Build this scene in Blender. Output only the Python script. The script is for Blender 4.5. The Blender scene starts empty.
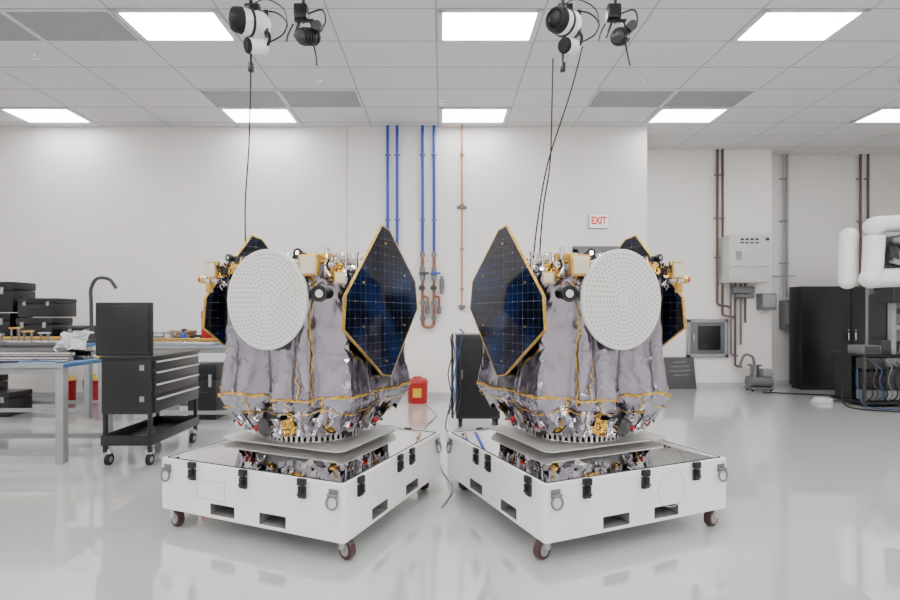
import bpy, bmesh, math, random
from mathutils import Vector, Matrix, noise
random.seed(4)
S = bpy.context.scene
COL = S.collection
orig = {}

# ---------------------------------------------------------------- materials
def nt(name):
    m = bpy.data.materials.new(name); m.use_nodes = True
    t = m.node_tree; b = t.nodes['Principled BSDF']
    return m, t, b
def pm(name, col, rough=.5, metal=0., var=.06, scale=8., bump=0., bscale=40., coat=0., spec=.5, emis=0.):
    m, t, b = nt(name)
    tc = t.nodes.new('ShaderNodeTexCoord')
    n = t.nodes.new('ShaderNodeTexNoise'); n.inputs['Scale'].default_value = scale; n.inputs['Detail'].default_value = 3
    t.links.new(tc.outputs['Object'], n.inputs['Vector'])
    r = t.nodes.new('ShaderNodeValToRGB')
    r.color_ramp.elements[0].position = .3; r.color_ramp.elements[1].position = .7
    r.color_ramp.elements[0].color = (*[max(0, c*(1-var)) for c in col], 1)
    r.color_ramp.elements[1].color = (*[min(1, c*(1+var)) for c in col], 1)
    t.links.new(n.outputs['Fac'], r.inputs['Fac'])
    t.links.new(r.outputs['Color'], b.inputs['Base Color'])
    b.inputs['Roughness'].default_value = rough
    b.inputs['Metallic'].default_value = metal
    b.inputs['Coat Weight'].default_value = coat
    b.inputs['Specular IOR Level'].default_value = spec
    if emis:
        b.inputs['Emission Color'].default_value = (*col, 1); b.inputs['Emission Strength'].default_value = emis
    if bump:
        n2 = t.nodes.new('ShaderNodeTexNoise'); n2.inputs['Scale'].default_value = bscale
        t.links.new(tc.outputs['Object'], n2.inputs['Vector'])
        bp = t.nodes.new('ShaderNodeBump'); bp.inputs['Strength'].default_value = bump; bp.inputs['Distance'].default_value = .02
        t.links.new(n2.outputs['Fac'], bp.inputs['Height']); t.links.new(bp.outputs['Normal'], b.inputs['Normal'])
    return m
def mth(t, op, a, b=None, c=None):
    n = t.nodes.new('ShaderNodeMath'); n.operation = op
    for i, x in enumerate((a, b, c)):
        if x is None: continue
        if isinstance(x, (int, float)): n.inputs[i].default_value = x
        else: t.links.new(x, n.inputs[i])
    return n.outputs[0]
def foil(name, c1, c2, rough, scale=9., strength=.8, metal=1., stretch=1., ridged=False):
    m, t, b = nt(name)
    tc = t.nodes.new('ShaderNodeTexCoord')
    mp = t.nodes.new('ShaderNodeMapping'); mp.inputs['Scale'].default_value = (1, 1, stretch); mp.inputs['Rotation'].default_value = (.15, .2, 0)
    t.links.new(tc.outputs['Object'], mp.inputs['Vector'])
    n = t.nodes.new('ShaderNodeTexNoise'); n.inputs['Scale'].default_value = scale*.5; n.inputs['Detail'].default_value = 4
    t.links.new(mp.outputs[0], n.inputs['Vector'])
    b1 = t.nodes.new('ShaderNodeBump'); b1.inputs['Strength'].default_value = strength; b1.inputs['Distance'].default_value = .05
    b2 = t.nodes.new('ShaderNodeBump'); b2.inputs['Strength'].default_value = strength*.7; b2.inputs['Distance'].default_value = .015
    if ridged:
        hs = []
        for sc in (scale, scale*2.6):
            q = t.nodes.new('ShaderNodeTexNoise'); q.inputs['Scale'].default_value = sc; q.inputs['Detail'].default_value = 1; q.inputs['Distortion'].default_value = .3
            t.links.new(mp.outputs[0], q.inputs['Vector'])
            hs.append(mth(t, 'ABSOLUTE', mth(t, 'SUBTRACT', q.outputs['Fac'], .5)))
        t.links.new(hs[0], b1.inputs['Height']); t.links.new(hs[1], b2.inputs['Height'])
    else:
        mx = t.nodes.new('ShaderNodeMixRGB'); mx.inputs['Fac'].default_value = .12
        t.links.new(mp.outputs[0], mx.inputs[1]); t.links.new(n.outputs['Color'], mx.inputs[2])
        v = t.nodes.new('ShaderNodeTexVoronoi'); v.feature = 'F1'; v.inputs['Scale'].default_value = scale
        t.links.new(mx.outputs[0], v.inputs['Vector'])
        v2 = t.nodes.new('ShaderNodeTexVoronoi'); v2.inputs['Scale'].default_value = scale*2.7
        t.links.new(mx.outputs[0], v2.inputs['Vector'])
        t.links.new(v.outputs['Distance'], b1.inputs['Height']); t.links.new(v2.outputs['Distance'], b2.inputs['Height'])
    t.links.new(b1.outputs['Normal'], b2.inputs['Normal']); t.links.new(b2.outputs['Normal'], b.inputs['Normal'])
    r = t.nodes.new('ShaderNodeValToRGB'); r.color_ramp.elements[0].color = (*c1, 1); r.color_ramp.elements[1].color = (*c2, 1)
    r.color_ramp.elements[0].position = .35; r.color_ramp.elements[1].position = .65
    t.links.new(n.outputs['Fac'], r.inputs['Fac']); t.links.new(r.outputs['Color'], b.inputs['Base Color'])
    b.inputs['Metallic'].default_value = metal; b.inputs['Roughness'].default_value = rough
    return m
def mixc(t, fac, c1, c2):
    n = t.nodes.new('ShaderNodeMixRGB')
    if isinstance(fac, float): n.inputs[0].default_value = fac
    else: t.links.new(fac, n.inputs[0])
    for i, c in ((1, c1), (2, c2)):
        if isinstance(c, tuple): n.inputs[i].default_value = (*c, 1)
        else: t.links.new(c, n.inputs[i])
    return n.outputs[0]
def grid_mask(t, x, off, pitch, half):
    f = mth(t, 'FRACT', mth(t, 'DIVIDE', mth(t, 'SUBTRACT', x, off), pitch))
    d = mth(t, 'ABSOLUTE', mth(t, 'SUBTRACT', f, .5))
    return mth(t, 'GREATER_THAN', d, .5-half/pitch)

def mat_ceiling():
    m, t, b = nt('ceiling_tile_paint')
    tc = t.nodes.new('ShaderNodeTexCoord'); sp = t.nodes.new('ShaderNodeSeparateXYZ')
    t.links.new(tc.outputs['Object'], sp.inputs[0])
    g = mth(t, 'MAXIMUM', grid_mask(t, sp.outputs[0], -.075, 1.35, .012), grid_mask(t, sp.outputs[1], 6.373, .759, .012))
    n = t.nodes.new('ShaderNodeTexNoise'); n.inputs['Scale'].default_value = 60
    t.links.new(tc.outputs['Object'], n.inputs['Vector'])
    base = mixc(t, n.outputs['Fac'], (.64, .63, .63), (.69, .68, .68))
    t.links.new(mixc(t, g, base, (.38, .38, .38)), b.inputs['Base Color'])
    b.inputs['Roughness'].default_value = .8
    return m
def mat_dish():
    m, t, b = nt('antenna_white_with_slots')
    tc = t.nodes.new('ShaderNodeTexCoord'); sp = t.nodes.new('ShaderNodeSeparateXYZ')
    t.links.new(tc.outputs['Object'], sp.inputs[0])
    x, z = sp.outputs[0], sp.outputs[2]
    r = mth(t, 'SQRT', mth(t, 'ADD', mth(t, 'MULTIPLY', x, x), mth(t, 'MULTIPLY', z, z)))
    rho = mth(t, 'DIVIDE', r, .0315)
    k = mth(t, 'ROUND', rho)
    th = mth(t, 'ARCTAN2', z, x)
    a = mth(t, 'FRACT', mth(t, 'MULTIPLY', mth(t, 'DIVIDE', mth(t, 'ADD', th, 3.1416), 6.28319), mth(t, 'MULTIPLY', k, 5.)))
    a = mth(t, 'MULTIPLY', mth(t, 'SUBTRACT', a, .5), 1.0)
    dr = mth(t, 'MULTIPLY', mth(t, 'SUBTRACT', rho, k), 1.25)
    d = mth(t, 'SQRT', mth(t, 'ADD', mth(t, 'MULTIPLY', a, a), mth(t, 'MULTIPLY', dr, dr)))
    dot = mth(t, 'LESS_THAN', d, .27)
    inside = mth(t, 'MULTIPLY', mth(t, 'LESS_THAN', k, 11.5), mth(t, 'GREATER_THAN', k, 1.5))
    f = mth(t, 'MULTIPLY', dot, inside)
    t.links.new(mixc(t, f, (.67, .67, .665), (.38, .38, .38)), b.inputs['Base Color'])
    b.inputs['Roughness'].default_value = .5
    return m
def mat_cells():
    m, t, b = nt('solar_cells')
    tc = t.nodes.new('ShaderNodeTexCoord'); sp = t.nodes.new('ShaderNodeSeparateXYZ')
    t.links.new(tc.outputs['Object'], sp.inputs[0])
    y, z = sp.outputs[1], sp.outputs[2]
    g = mth(t, 'MAXIMUM', grid_mask(t, y, 0., .0775, .0012), grid_mask(t, z, .0, .0675, .0012))
    big = mth(t, 'MAXIMUM', grid_mask(t, y, 0., .31, .0022), grid_mask(t, z, .0, .54, .0022))
    dots = mth(t, 'MULTIPLY', grid_mask(t, y, 0., .155, .004), grid_mask(t, z, 0., .135, .005))
    n = t.nodes.new('ShaderNodeTexNoise'); n.inputs['Scale'].default_value = 3.0; n.inputs['Detail'].default_value = 2
    t.links.new(tc.outputs['Object'], n.inputs['Vector'])
    rr = t.nodes.new('ShaderNodeValToRGB'); rr.color_ramp.elements[0].position = .42; rr.color_ramp.elements[1].position = .75
    rr.color_ramp.elements[0].color = (.003, .004, .009, 1); rr.color_ramp.elements[1].color = (.007, .022, .085, 1)  # bluish noise patches stand in for blue glints on the cells
    t.links.new(n.outputs['Fac'], rr.inputs[0])
    c = mixc(t, g, rr.outputs[0], (.045, .06, .11))
    c = mixc(t, big, c, (.08, .08, .10))
    c = mixc(t, dots, c, (.28, .27, .25))
    t.links.new(c, b.inputs['Base Color'])
    b.inputs['Roughness'].default_value = .08; b.inputs['Specular IOR Level'].default_value = .45
    return m
def mat_floor():
    m, t, b = nt('epoxy_floor')
    tc = t.nodes.new('ShaderNodeTexCoord')
    n = t.nodes.new('ShaderNodeTexNoise'); n.inputs['Scale'].default_value = .8; n.inputs['Detail'].default_value = 5
    t.links.new(tc.outputs['Object'], n.inputs['Vector'])
    t.links.new(mixc(t, n.outputs['Fac'], (.46, .475, .47), (.51, .525, .52)), b.inputs['Base Color'])
    n2 = t.nodes.new('ShaderNodeTexNoise'); n2.inputs['Scale'].default_value = 1.4
    t.links.new(tc.outputs['Object'], n2.inputs['Vector'])
    bp = t.nodes.new('ShaderNodeBump'); bp.inputs['Strength'].default_value = .006; bp.inputs['Distance'].default_value = .02
    t.links.new(n2.outputs['Fac'], bp.inputs['Height']); t.links.new(bp.outputs['Normal'], b.inputs['Normal'])
    t.links.new(bp.outputs['Normal'], b.inputs['Coat Normal'])
    b.inputs['Roughness'].default_value = .3; b.inputs['Specular IOR Level'].default_value = .3
    b.inputs['Coat Weight'].default_value = 1.; b.inputs['Coat Roughness'].default_value = .008; b.inputs['Coat IOR'].default_value = 3.0
    return m

M = dict(
 ceiling=mat_ceiling(), dish=mat_dish(), cells=mat_cells(), floor=mat_floor(),
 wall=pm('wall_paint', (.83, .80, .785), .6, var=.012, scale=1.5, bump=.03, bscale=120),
 wall_shaded=pm('wall_paint_shaded', (.68, .66, .65), .6, var=.012, scale=1.5, bump=.03, bscale=120),  # same wall paint darkened, shade of the set-back wall put into the colour
 base=pm('baseboard_vinyl', (.50, .50, .50), .5),
 light=pm('light_diffuser', (1., .985, .965), .5, emis=38., var=0),
 lightw=pm('light_diffuser_near_wall', (1., .985, .965), .5, emis=15., var=0),
 lframe=pm('light_frame_white', (.70, .70, .70), .5),
 vent=pm('vent_grey', (.30, .30, .31), .6),
 white=pm('cart_white_paint', (.86, .86, .86), .32, var=.02, scale=3),
 grey=pm('grey_paint', (.28, .29, .30), .45),
 mgrey=pm('mid_grey_paint', (.14, .14, .15), .45),
 lgrey=pm('light_grey_paint', (.55, .55, .54), .4),
 dgrey=pm('dark_grey_plastic', (.035, .035, .038), .5),
 black=pm('black_paint', (.004, .004, .005), .34),
 blackm=pm('black_matte', (.003, .003, .003), .7),
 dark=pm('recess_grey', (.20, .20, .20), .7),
 mirror=pm('polished_deck', (.95, .95, .95), .012, 1., var=.01, scale=2),
 steel=pm('brushed_steel', (.55, .55, .55), .3, 1., bump=.05, bscale=200),
 dsteel=pm('dark_steel', (.24, .24, .25), .3, 1.),
 alu=pm('aluminium_plate', (.72, .71, .70), .22, 1., var=.04),
 plate=pm('satin_aluminium', (.60, .59, .58), .35, .35, var=.03),
 chrome=pm('chrome', (.75, .75, .75), .12, 1.),
 copper=pm('copper_pipe', (.26, .11, .065), .4, .6),
 orange=pm('orange_pipe', (.50, .18, .06), .45, .2),
 brown=pm('brown_pipe', (.13, .075, .06), .45, .4),
 blue=pm('blue_pipe', (.008, .055, .42), .35),
 bluet=pm('blue_bench_mat', (.06, .15, .32), .5),
 bluec=pm('blue_cable', (.015, .05, .16), .5),
 red=pm('red_plastic', (.38, .006, .006), .4),
 maroon=pm('maroon_wheel', (.055, .017, .02), .5),
 yellow=pm('yellow_plastic', (.66, .43, .025), .45),
 sign_glow=pm('white_sign_glow', (.9, .9, .89), .6, emis=.35),  # faint glow added so the sign plate looks brighter than the wall
 cream=pm('cream_ceramic', (.66, .61, .46), .5),
 silverf=foil('silver_thermal_foil', (.345, .325, .385), (.38, .36, .425), .21, 5., .13, stretch=.3, ridged=True),
 goldf=foil('gold_kapton_foil', (.52, .29, .04), (.76, .49, .12), .25, 16., .9),
 gold=pm('gold_metal', (.62, .39, .10), .28, 1., var=.15, scale=20),
 tape=foil('gold_tape', (.55, .32, .05), (.72, .47, .11), .34, 24., .5, .8),
 chalk=pm('board_dark', (.06, .06, .065), .55),
 cardboard=pm('cardboard', (.30, .20, .11), .8),
 plastic=pm('clear_plastic_wrap', (.4, .42, .44), .2, bump=.6, bscale=25),
 signr=pm('exit_red', (.70, .015, .015), .5, var=0),
)

# ---------------------------------------------------------------- builder
class B:
    def __init__(s): s.bm = bmesh.new()
    def add(s, b2, mat=None, mi=0):
        if mat is not None: b2.transform(mat)
        for f in b2.faces: f.material_index = mi
        me = bpy.data.meshes.new('t'); b2.to_mesh(me); b2.free()
        s.bm.from_mesh(me); bpy.data.meshes.remove(me); return s
    def box(s, c, d, mi=0, bev=0., R=None):
        b = bmesh.new(); bmesh.ops.create_cube(b, size=1)
        b.transform(Matrix.Diagonal((*d, 1)))
        if bev: bmesh.ops.bevel(b, geom=b.edges[:], offset=min(bev, min(d)*.45), segments=2, affect='EDGES', profile=.5)
        m = Matrix.Translation(c)
        if R is not None: m = m @ R.to_4x4()
        return s.add(b, m, mi)
    def cyl(s, p0, p1, r, r2=None, seg=24, mi=0):
        p0 = Vector(p0); p1 = Vector(p1); d = p1-p0
        b = bmesh.new(); bmesh.ops.create_cone(b, cap_ends=True, segments=seg, radius1=r, radius2=r if r2 is None else r2, depth=d.length)
        q = d.to_track_quat('Z', 'Y').to_matrix().to_4x4()
        return s.add(b, Matrix.Translation((p0+p1)/2) @ q, mi)
    def sph(s, c, r, mi=0, seg=20, sc=(1, 1, 1)):
        b = bmesh.new(); bmesh.ops.create_uvsphere(b, u_segments=seg, v_segments=seg//2, radius=r)
        return s.add(b, Matrix.Translation(c) @ Matrix.Diagonal((*sc, 1)), mi)
    def tube(s, pts, r, mi=0, seg=8, smooth=0):
        P = [Vector(p) for p in pts]
        if smooth:
            Q = []
            for i in range(len(P)-1):
                a = P[max(i-1, 0)]; b_ = P[i]; c = P[i+1]; d = P[min(i+2, len(P)-1)]
                for k in range(smooth):
                    t = k/smooth
                    Q.append(.5*((2*b_)+(c-a)*t+(2*a-5*b_+4*c-d)*t*t+(3*b_-a-3*c+d)*t**3))
            Q.append(P[-1]); P = Q
        b = bmesh.new(); rings = []
        up = Vector((0, 0, 1)); T0 = (P[1]-P[0]).normalized()
        if abs(T0.dot(up)) > .9: up = Vector((1, 0, 0))
        n = (up-T0*up.dot(T0)).normalized()
        for i, p in enumerate(P):
            T = ((P[i+1]-P[i]).normalized() if i < len(P)-1 else Vector()) + ((P[i]-P[i-1]).normalized() if i else Vector())
            if T.length < 1e-6: T = P[i]-P[i-1]
            T.normalize()
            n = n-T*n.dot(T)
            if n.length < 1e-5: n = T.orthogonal()
            n.normalize(); bn = T.cross(n)
            rings.append([b.verts.new(p+(n*math.cos(2*math.pi*k/seg)+bn*math.sin(2*math.pi*k/seg))*r) for k in range(seg)])
        for i in range(len(rings)-1):
            for k in range(seg):
                b.faces.new((rings[i][k], rings[i][(k+1) % seg], rings[i+1][(k+1) % seg], rings[i+1][k]))
        b.faces.new(rings[0][::-1]); b.faces.new(rings[-1])
        return s.add(b, None, mi)
    def torus(s, c, ax, R, r, mi=0, seg=24, seg2=8):
        q = Vector(ax).to_track_quat('Z', 'Y').to_matrix()
        b = bmesh.new(); rings = []
        for i in range(seg):
            a = 2*math.pi*i/seg
            rings.append([b.verts.new(Vector(c)+q @ Vector(((R+r*math.cos(2*math.pi*k/seg2))*math.cos(a), (R+r*math.cos(2*math.pi*k/seg2))*math.sin(a), r*math.sin(2*math.pi*k/seg2)))) for k in range(seg2)])
        for i in range(seg):
            for k in range(seg2):
                b.faces.new((rings[i][k], rings[(i+1) % seg][k], rings[(i+1) % seg][(k+1) % seg2], rings[i][(k+1) % seg2]))
        return s.add(b, None, mi)
    def prism(s, poly, h0, h1, mat=None, mi=0, bev=0., poly2=None):
        b = bmesh.new()
        lo = [b.verts.new((x, y, h0)) for x, y in poly]; hi = [b.verts.new((x, y, h1)) for x, y in (poly2 or poly)]
        n = len(poly)
        b.faces.new(lo[::-1]); b.faces.new(hi)
        for i in range(n): b.faces.new((lo[i], lo[(i+1) % n], hi[(i+1) % n], hi[i]))
        if bev: bmesh.ops.bevel(b, geom=b.edges[:], offset=bev, segments=2, affect='EDGES')
        return s.add(b, mat, mi)
    def patch(s, o, u, v, nu=14, nv=14, amp=.03, fr=9., mi=0, seed=0.):
        o = Vector(o); u = Vector(u); v = Vector(v); n = u.cross(v).normalized()
        b = bmesh.new(); g = []
        for j in range(nv+1):
            row = []
            for i in range(nu+1):
                p = o+u*(i/nu)+v*(j/nv)
                q = p*fr+Vector((seed, seed, seed))
                p = p+n*amp*(1-2*abs(noise.noise(q)))+u.normalized()*amp*.6*noise.noise(q*1.3)+v.normalized()*amp*.6*noise.noise(q*1.7)
                row.append(b.verts.new(p))
            g.append(row)
        for j in range(nv):
            for i in range(nu): b.faces.new((g[j][i], g[j][i+1], g[j+1][i+1], g[j+1][i]))
        return s.add(b, None, mi)
    def done(s, name, mats, parent=None, label=None, cat=None, kind=None, group=None, ang=35, center=True, org=None):
        bm = s.bm
        bmesh.ops.recalc_face_normals(bm, faces=bm.faces[:])
        if org is not None: c = Vector(org)
        else:
            xs = [v.co for v in bm.verts]
            c = Vector([(min(p[i] for p in xs)+max(p[i] for p in xs))/2 for i in range(3)])
            if parent is None: c.z = min(p.z for p in xs)
        if not center: c = Vector()
        bm.transform(Matrix.Translation(-c))
        me = bpy.data.meshes.new(name); bm.to_mesh(me); bm.free()
        for m in (mats if isinstance(mats, (list, tuple)) else [mats]): me.materials.append(M[m])
        me.polygons.foreach_set('use_smooth', [True]*len(me.polygons))
        me.set_sharp_from_angle(angle=math.radians(ang))
        o = bpy.data.objects.new(name, me); COL.objects.link(o)
        orig[o.name] = c.copy()
        if parent is not None:
            o.parent = parent; o.location = c-orig[parent.name]
        else: o.location = c
        if label: o['label'] = label
        if cat: o['category'] = cat
        if kind: o['kind'] = kind
        if group: o['group'] = group
        return o
def root(name, label, cat, loc, rz=0., local=False, group=None):
    o = bpy.data.objects.new(name, None); COL.objects.link(o)
    o.location = loc; o.rotation_euler = (0, 0, rz); o.empty_display_size = .1
    o['label'] = label; o['category'] = cat
    if group: o['group'] = group
    orig[o.name] = Vector() if local else Vector(loc)
    return o
def copy_tree(o, mirror=False, parent=None, delta=None):
    n = o.copy()
    if o.type == 'MESH' and mirror:
        n.data = o.data.copy(); n.data.transform(Matrix.Diagonal((-1, 1, 1, 1))); n.data.flip_normals()
    COL.objects.link(n)
    if parent is not None:
        n.parent = parent; n.matrix_parent_inverse.identity()
        if mirror: n.location.x = -o.location.x
    for c in o.children: copy_tree(c, mirror, n)
    if delta is not None: n.location = o.location+Vector(delta)
    return n
def Rz(a): return Matrix.Rotation(a, 3, 'Z')
def Rx(a): return Matrix.Rotation(a, 3, 'X')
def Ry(a): return Matrix.Rotation(a, 3, 'Y')

# ---------------------------------------------------------------- room shell
CH = 5.48
XL, XR, YB = -11.5, 13.2, -4.5
Y1, Y2, Y3 = 10.4, 11.87, 12.25
X1, X2 = 4.14, 7.6
B().box(((XL+XR)/2, (YB+Y3)/2, -.05), (XR-XL+.4, Y3-YB+.4, .1)).done('floor', 'floor', kind='structure', center=False)
B().box(((XL+XR)/2, (YB+Y3)/2, CH+.05), (XR-XL+.4, Y3-YB+.4, .1)).done('ceiling', 'ceiling', kind='structure', center=False)
B().box(((XL+X1)/2, Y1+.9, CH/2), (X1-XL, 1.8, CH)).done('wall_back', 'wall', kind='structure')
B().box(((X1+X2)/2, Y2+.2, CH/2), (X2-X1, .4, CH)).done('wall_back_alcove', 'wall', kind='structure')
B().box(((XR+X2)/2, Y3+.1, CH/2), (XR-X2, .2, CH)).done('wall_back_far', 'wall_shaded', kind='structure')
B().box((XL-.1, (YB+Y3)/2, CH/2), (.2, Y3-YB, CH)).done('wall_left', 'wall', kind='structure')
B().box((XR+.1, (YB+Y3)/2, CH/2), (.2, Y3-YB, CH)).done('wall_right', 'wall', kind='structure')
B().box(((XL+XR)/2, YB-.1, CH/2), (XR-XL, .2, CH)).done('wall_front', 'wall', kind='structure')
B().box(((XL+X1)/2, Y1-.008, .06), (X1-XL, .016, .12)).done('baseboard_back', 'base', kind='structure')
B().box(((X1+X2)/2, Y2-.008, .06), (X2-X1-.02, .016, .12)).done('baseboard_alcove', 'base', kind='structure')
B().box(((XR+X2)/2, Y3-.008, .06), (XR-X2-.02, .016, .12)).done('baseboard_far', 'base', kind='structure')
B().box((-1.92, Y1-.006, 2.8), (.02, .012, 5.3)).done('trim_1', 'lgrey', kind='structure')
b = B()
b.box((2.68, Y1-.03, 1.5), (.09, .08, 3.0)); b.box((4.0, Y1-.03, 1.5), (.09, .08, 3.0)); b.box((3.34, Y1-.03, 3.0), (1.41, .08, .12))
dr = b.done('door_1', 'mgrey', kind='structure')
B().box((3.34, Y1-.03, 1.45), (1.22, .04, 2.9), 0, .005).done('door_leaf', 'lgrey', dr)

# ceiling lights
light_src = {}
def light_at(x, y, lm):
    if lm not in light_src:
        r = root('ceiling_light_panel', 'recessed rectangular white ceiling light panel, switched on', 'ceiling light', (x, y, CH), group='recessed ceiling light panels')
        b = B()
        for sx in (-1, 1): b.box((x+sx*.625, y, CH-.010), (.07, .74, .020))
        for sy in (-1, 1): b.box((x, y+sy*.345, CH-.010), (1.32, .05, .020))
        b.done('light_frame', 'lframe', r)
        B().box((x, y, CH-.008), (1.18, .64, .014)).done('light_diffuser', lm, r)
        light_src[lm] = r
    else:
        r0 = light_src[lm]; copy_tree(r0, delta=Vector((x, y, CH))-r0.location)
for k in (0, 4, -4, -8, -12):  # rows above and behind the camera are unseen, added to light the room
    for n in (-2, -1, 0, 1, 2):
        light_at(.6+4.05*n, 6.373+.759*(k+.5), 'lightw' if k == 4 else 'light')
first = None
for (x, k) in ((-3.455, 3), (-2.105, 3), (3.295, 3), (4.645, 3), (-4.805, 0), (-6.155, 0)):
    y = 6.373+.759*(k+.5)
    if first is None:
        first = root('ceiling_vent', 'flat grey perforated ceiling air return grille', 'vent', (x, y, CH), group='grey ceiling air return grilles')
        b = B(); b.box((x, y, CH-.006), (1.30, .71, .012)); b.done('grille', 'vent', first)
        b = B()
        for sx in (-1, 1): b.box((x+sx*.655, y, CH-.01), (.025, .735, .02))
        for sy in (-1, 1): b.box((x, y+sy*.36, CH-.01), (1.33, .025, .02))
        b.done('grille_frame', 'lframe', first)
    else: copy_tree(first, delta=Vector((x, y, CH))-first.location)
for (x, y) in ((-5.9, 7.5), (-2.0, 8.3), (3.3, 8.3), (.0, 9.1), (7.4, 8.3)):
    b = B(); b.cyl((x, y, CH-.012), (x, y, CH), .05); b.cyl((x, y, CH-.06), (x, y, CH-.012), .014); b.cyl((x, y, CH-.066), (x, y, CH-.06), .03)
    b.done('sprinkler_head', 'chrome', label='small chrome fire sprinkler head on the tiled ceiling', cat='sprinkler', group='ceiling sprinkler heads')

# ---------------------------------------------------------------- transport cart
TC = math.radians(22.5)
CCN = Vector((-1.138, 4.598, 0)); SX, SY = .87, .85
ZT, ZB, ZD = .542, .140, .530
ZP = .622
def chrect(sx, sy, c): return [(-sx+c, -sy), (sx-c, -sy), (sx, -sy+c), (sx, sy-c), (sx-c, sy), (-sx+c, sy), (-sx, sy-c), (-sx, -sy+c)]
def rc(a, b_, cx=.0, cy=0.): return [(cx-a, cy-b_), (cx+a, cy-b_), (cx+a, cy+b_), (cx-a, cy+b_)]
cart = root('transport_cart', 'low white wheeled transport base with black latches and polished deck', 'cart', CCN, -TC, True, 'white satellite transport carts')
def booled(b, cutters, name, mats, parent):
    o = b.done(name, mats, parent, ang=30)
    cs = []
    for cb in cutters:
        c = cb.done('cutter', mats, parent); cs.append(c)
        md = o.modifiers.new('b', 'BOOLEAN'); md.operation = 'DIFFERENCE'; md.solver = 'EXACT'; md.object = c
    bpy.context.view_layer.update()
    dg = bpy.context.evaluated_depsgraph_get()
    me = bpy.data.meshes.new_from_object(o.evaluated_get(dg)); o.modifiers.clear(); o.data = me
    me.polygons.foreach_set('use_smooth', [False]*len(me.polygons))
    for c in cs: bpy.data.objects.remove(c)
    return o
cut = [B().prism(chrect(SX-.045, SY-.045, .01), ZD-.012, 1.)]
for x in (.26, -.216):
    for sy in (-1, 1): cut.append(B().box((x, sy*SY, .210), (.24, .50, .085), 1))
for y in (-.36, .2):
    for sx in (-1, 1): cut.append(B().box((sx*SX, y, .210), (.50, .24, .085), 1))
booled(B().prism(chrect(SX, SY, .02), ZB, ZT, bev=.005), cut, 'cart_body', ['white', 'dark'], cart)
b = B(); b.prism(rc(SX-.046, SY-.046), ZD-.012, ZD-.004); b.prism(rc(SX-.046, SY-.046), ZD-.004, ZP, poly2=rc(.44, .40, .0, .04))  # slope shaped so the mirror shows the satellite's underside to the camera
b.done('deck', 'mirror', cart, label='mirror-polished metal deck sloped up to the middle to catch reflections', ang=3)
def rim(sx, sy, c, w, z0, z1):
    b = B(); o = chrect(sx, sy, c); i = chrect(sx-w, sy-w, c*.6)
    t = bmesh.new(); n = 8
    V = [[t.verts.new((*p, z)) for p in poly] for poly, z in ((o, z0), (o, z1), (i, z1), (i, z0))]
    for a in range(4):
        for k in range(n): t.faces.new((V[a][k], V[a][(k+1) % n], V[(a+1) % 4][(k+1) % n], V[(a+1) % 4][k]))
    b.add(t); return b
rim(SX-.030, SY-.030, .015, .010, ZT-.004, ZT+.005).done('rim_seal', 'blackm', cart, label='black rubber rim seal')
def latch(x, y, a):
    R = Rz(a); P = Vector((x, y, 0))
    b = B()
    def q(off, z): return P+R @ Vector(off)+Vector((0, 0, z))
    b.box(q((0, -.012, 0), .455), (.062, .024, .085), 0, .004, R)
    b.box(q((0, -.016, 0), .53), (.07, .03, .045), 0, .006, R)
    b.box(q((0, -.034, 0), .47), (.034, .014, .06), 0, .004, R)
    b.cyl(q((-.026, -.03, 0), .44), q((.026, -.03, 0), .44), .009, seg=10)
    b.cyl(q((-.03, -.026, 0), .51), q((.03, -.026, 0), .51), .007, seg=10)
    b.done('latch', 'black', cart, label='black butterfly latch')
for x in (.53, 0, -.51): latch(x, -SY, 0)
for y in (-.66, -.05, .17): latch(SX, y, math.pi/2)
for x in (.5, -.3): latch(x, SY, math.pi)
def dring(x, y, a):
    R = Rz(a); P = Vector((x, y, 0))
    def q(off, z): return P+R @ Vector(off)+Vector((0, 0, z))
    b = B()
    b.box(q((0, -.005, 0), .475), (.075, .01, .06), 0, .003, R)
    b.cyl(q((-.042, -.018, 0), .465), q((.042, -.018, 0), .465), .010, seg=10)
    b.torus(q((0, -.024, 0), .418), R @ Vector((0, -1, .15)), .044, .0085)
    b.done('d_ring', 'dsteel', cart, label='steel lifting ring')
dring(-.785, -SY, 0); dring(.785, -SY, 0); dring(SX, .74, math.pi/2)
def caster(x, y, a):
    R = Rz(a); P = Vector((x, y, 0)); 
    def q(off): return P+R @ Vector(off)
    k = B(); k.box(P+Vector((0, 0, ZB-.004)), (.11, .11, .008), 0, .002, R)
    o = k.done('caster', 'steel', cart)
    for sx in (-1, 1):
        k = B(); k.box(q((sx*.034, .02, .098)), (.006, .06, .078), 0, .002, R); k.done('fork', 'steel', o)
    k = B(); k.cyl(q((-.024, .04, .068)), q((.024, .04, .068)), .068, seg=28)
    k.cyl(q((-.029, .04, .068)), q((.029, .04, .068)), .045, mi=1, seg=20)
    k.cyl(q((-.038, .04, .068)), q((.038, .04, .068)), .012, mi=1, seg=12)
    k.done('wheel', ['maroon', 'grey'], o, label='dark red caster wheel')
caster(.79, -.74, 1.25-math.pi); caster(-.78, -.79, 1.35+math.pi); caster(.76, .72, 1.0); caster(-.74, .7, .5)
b = B()
b.tube([(-.47, -SY-.001, .28), (-.47, -SY-.001, .42), (-.19, -SY-.001, .42), (-.19, -SY-.001, .28), (-.47, -SY-.001, .28)], .0025, seg=6)
cover = b.done('service_cover_edge', 'lgrey', cart)

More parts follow.
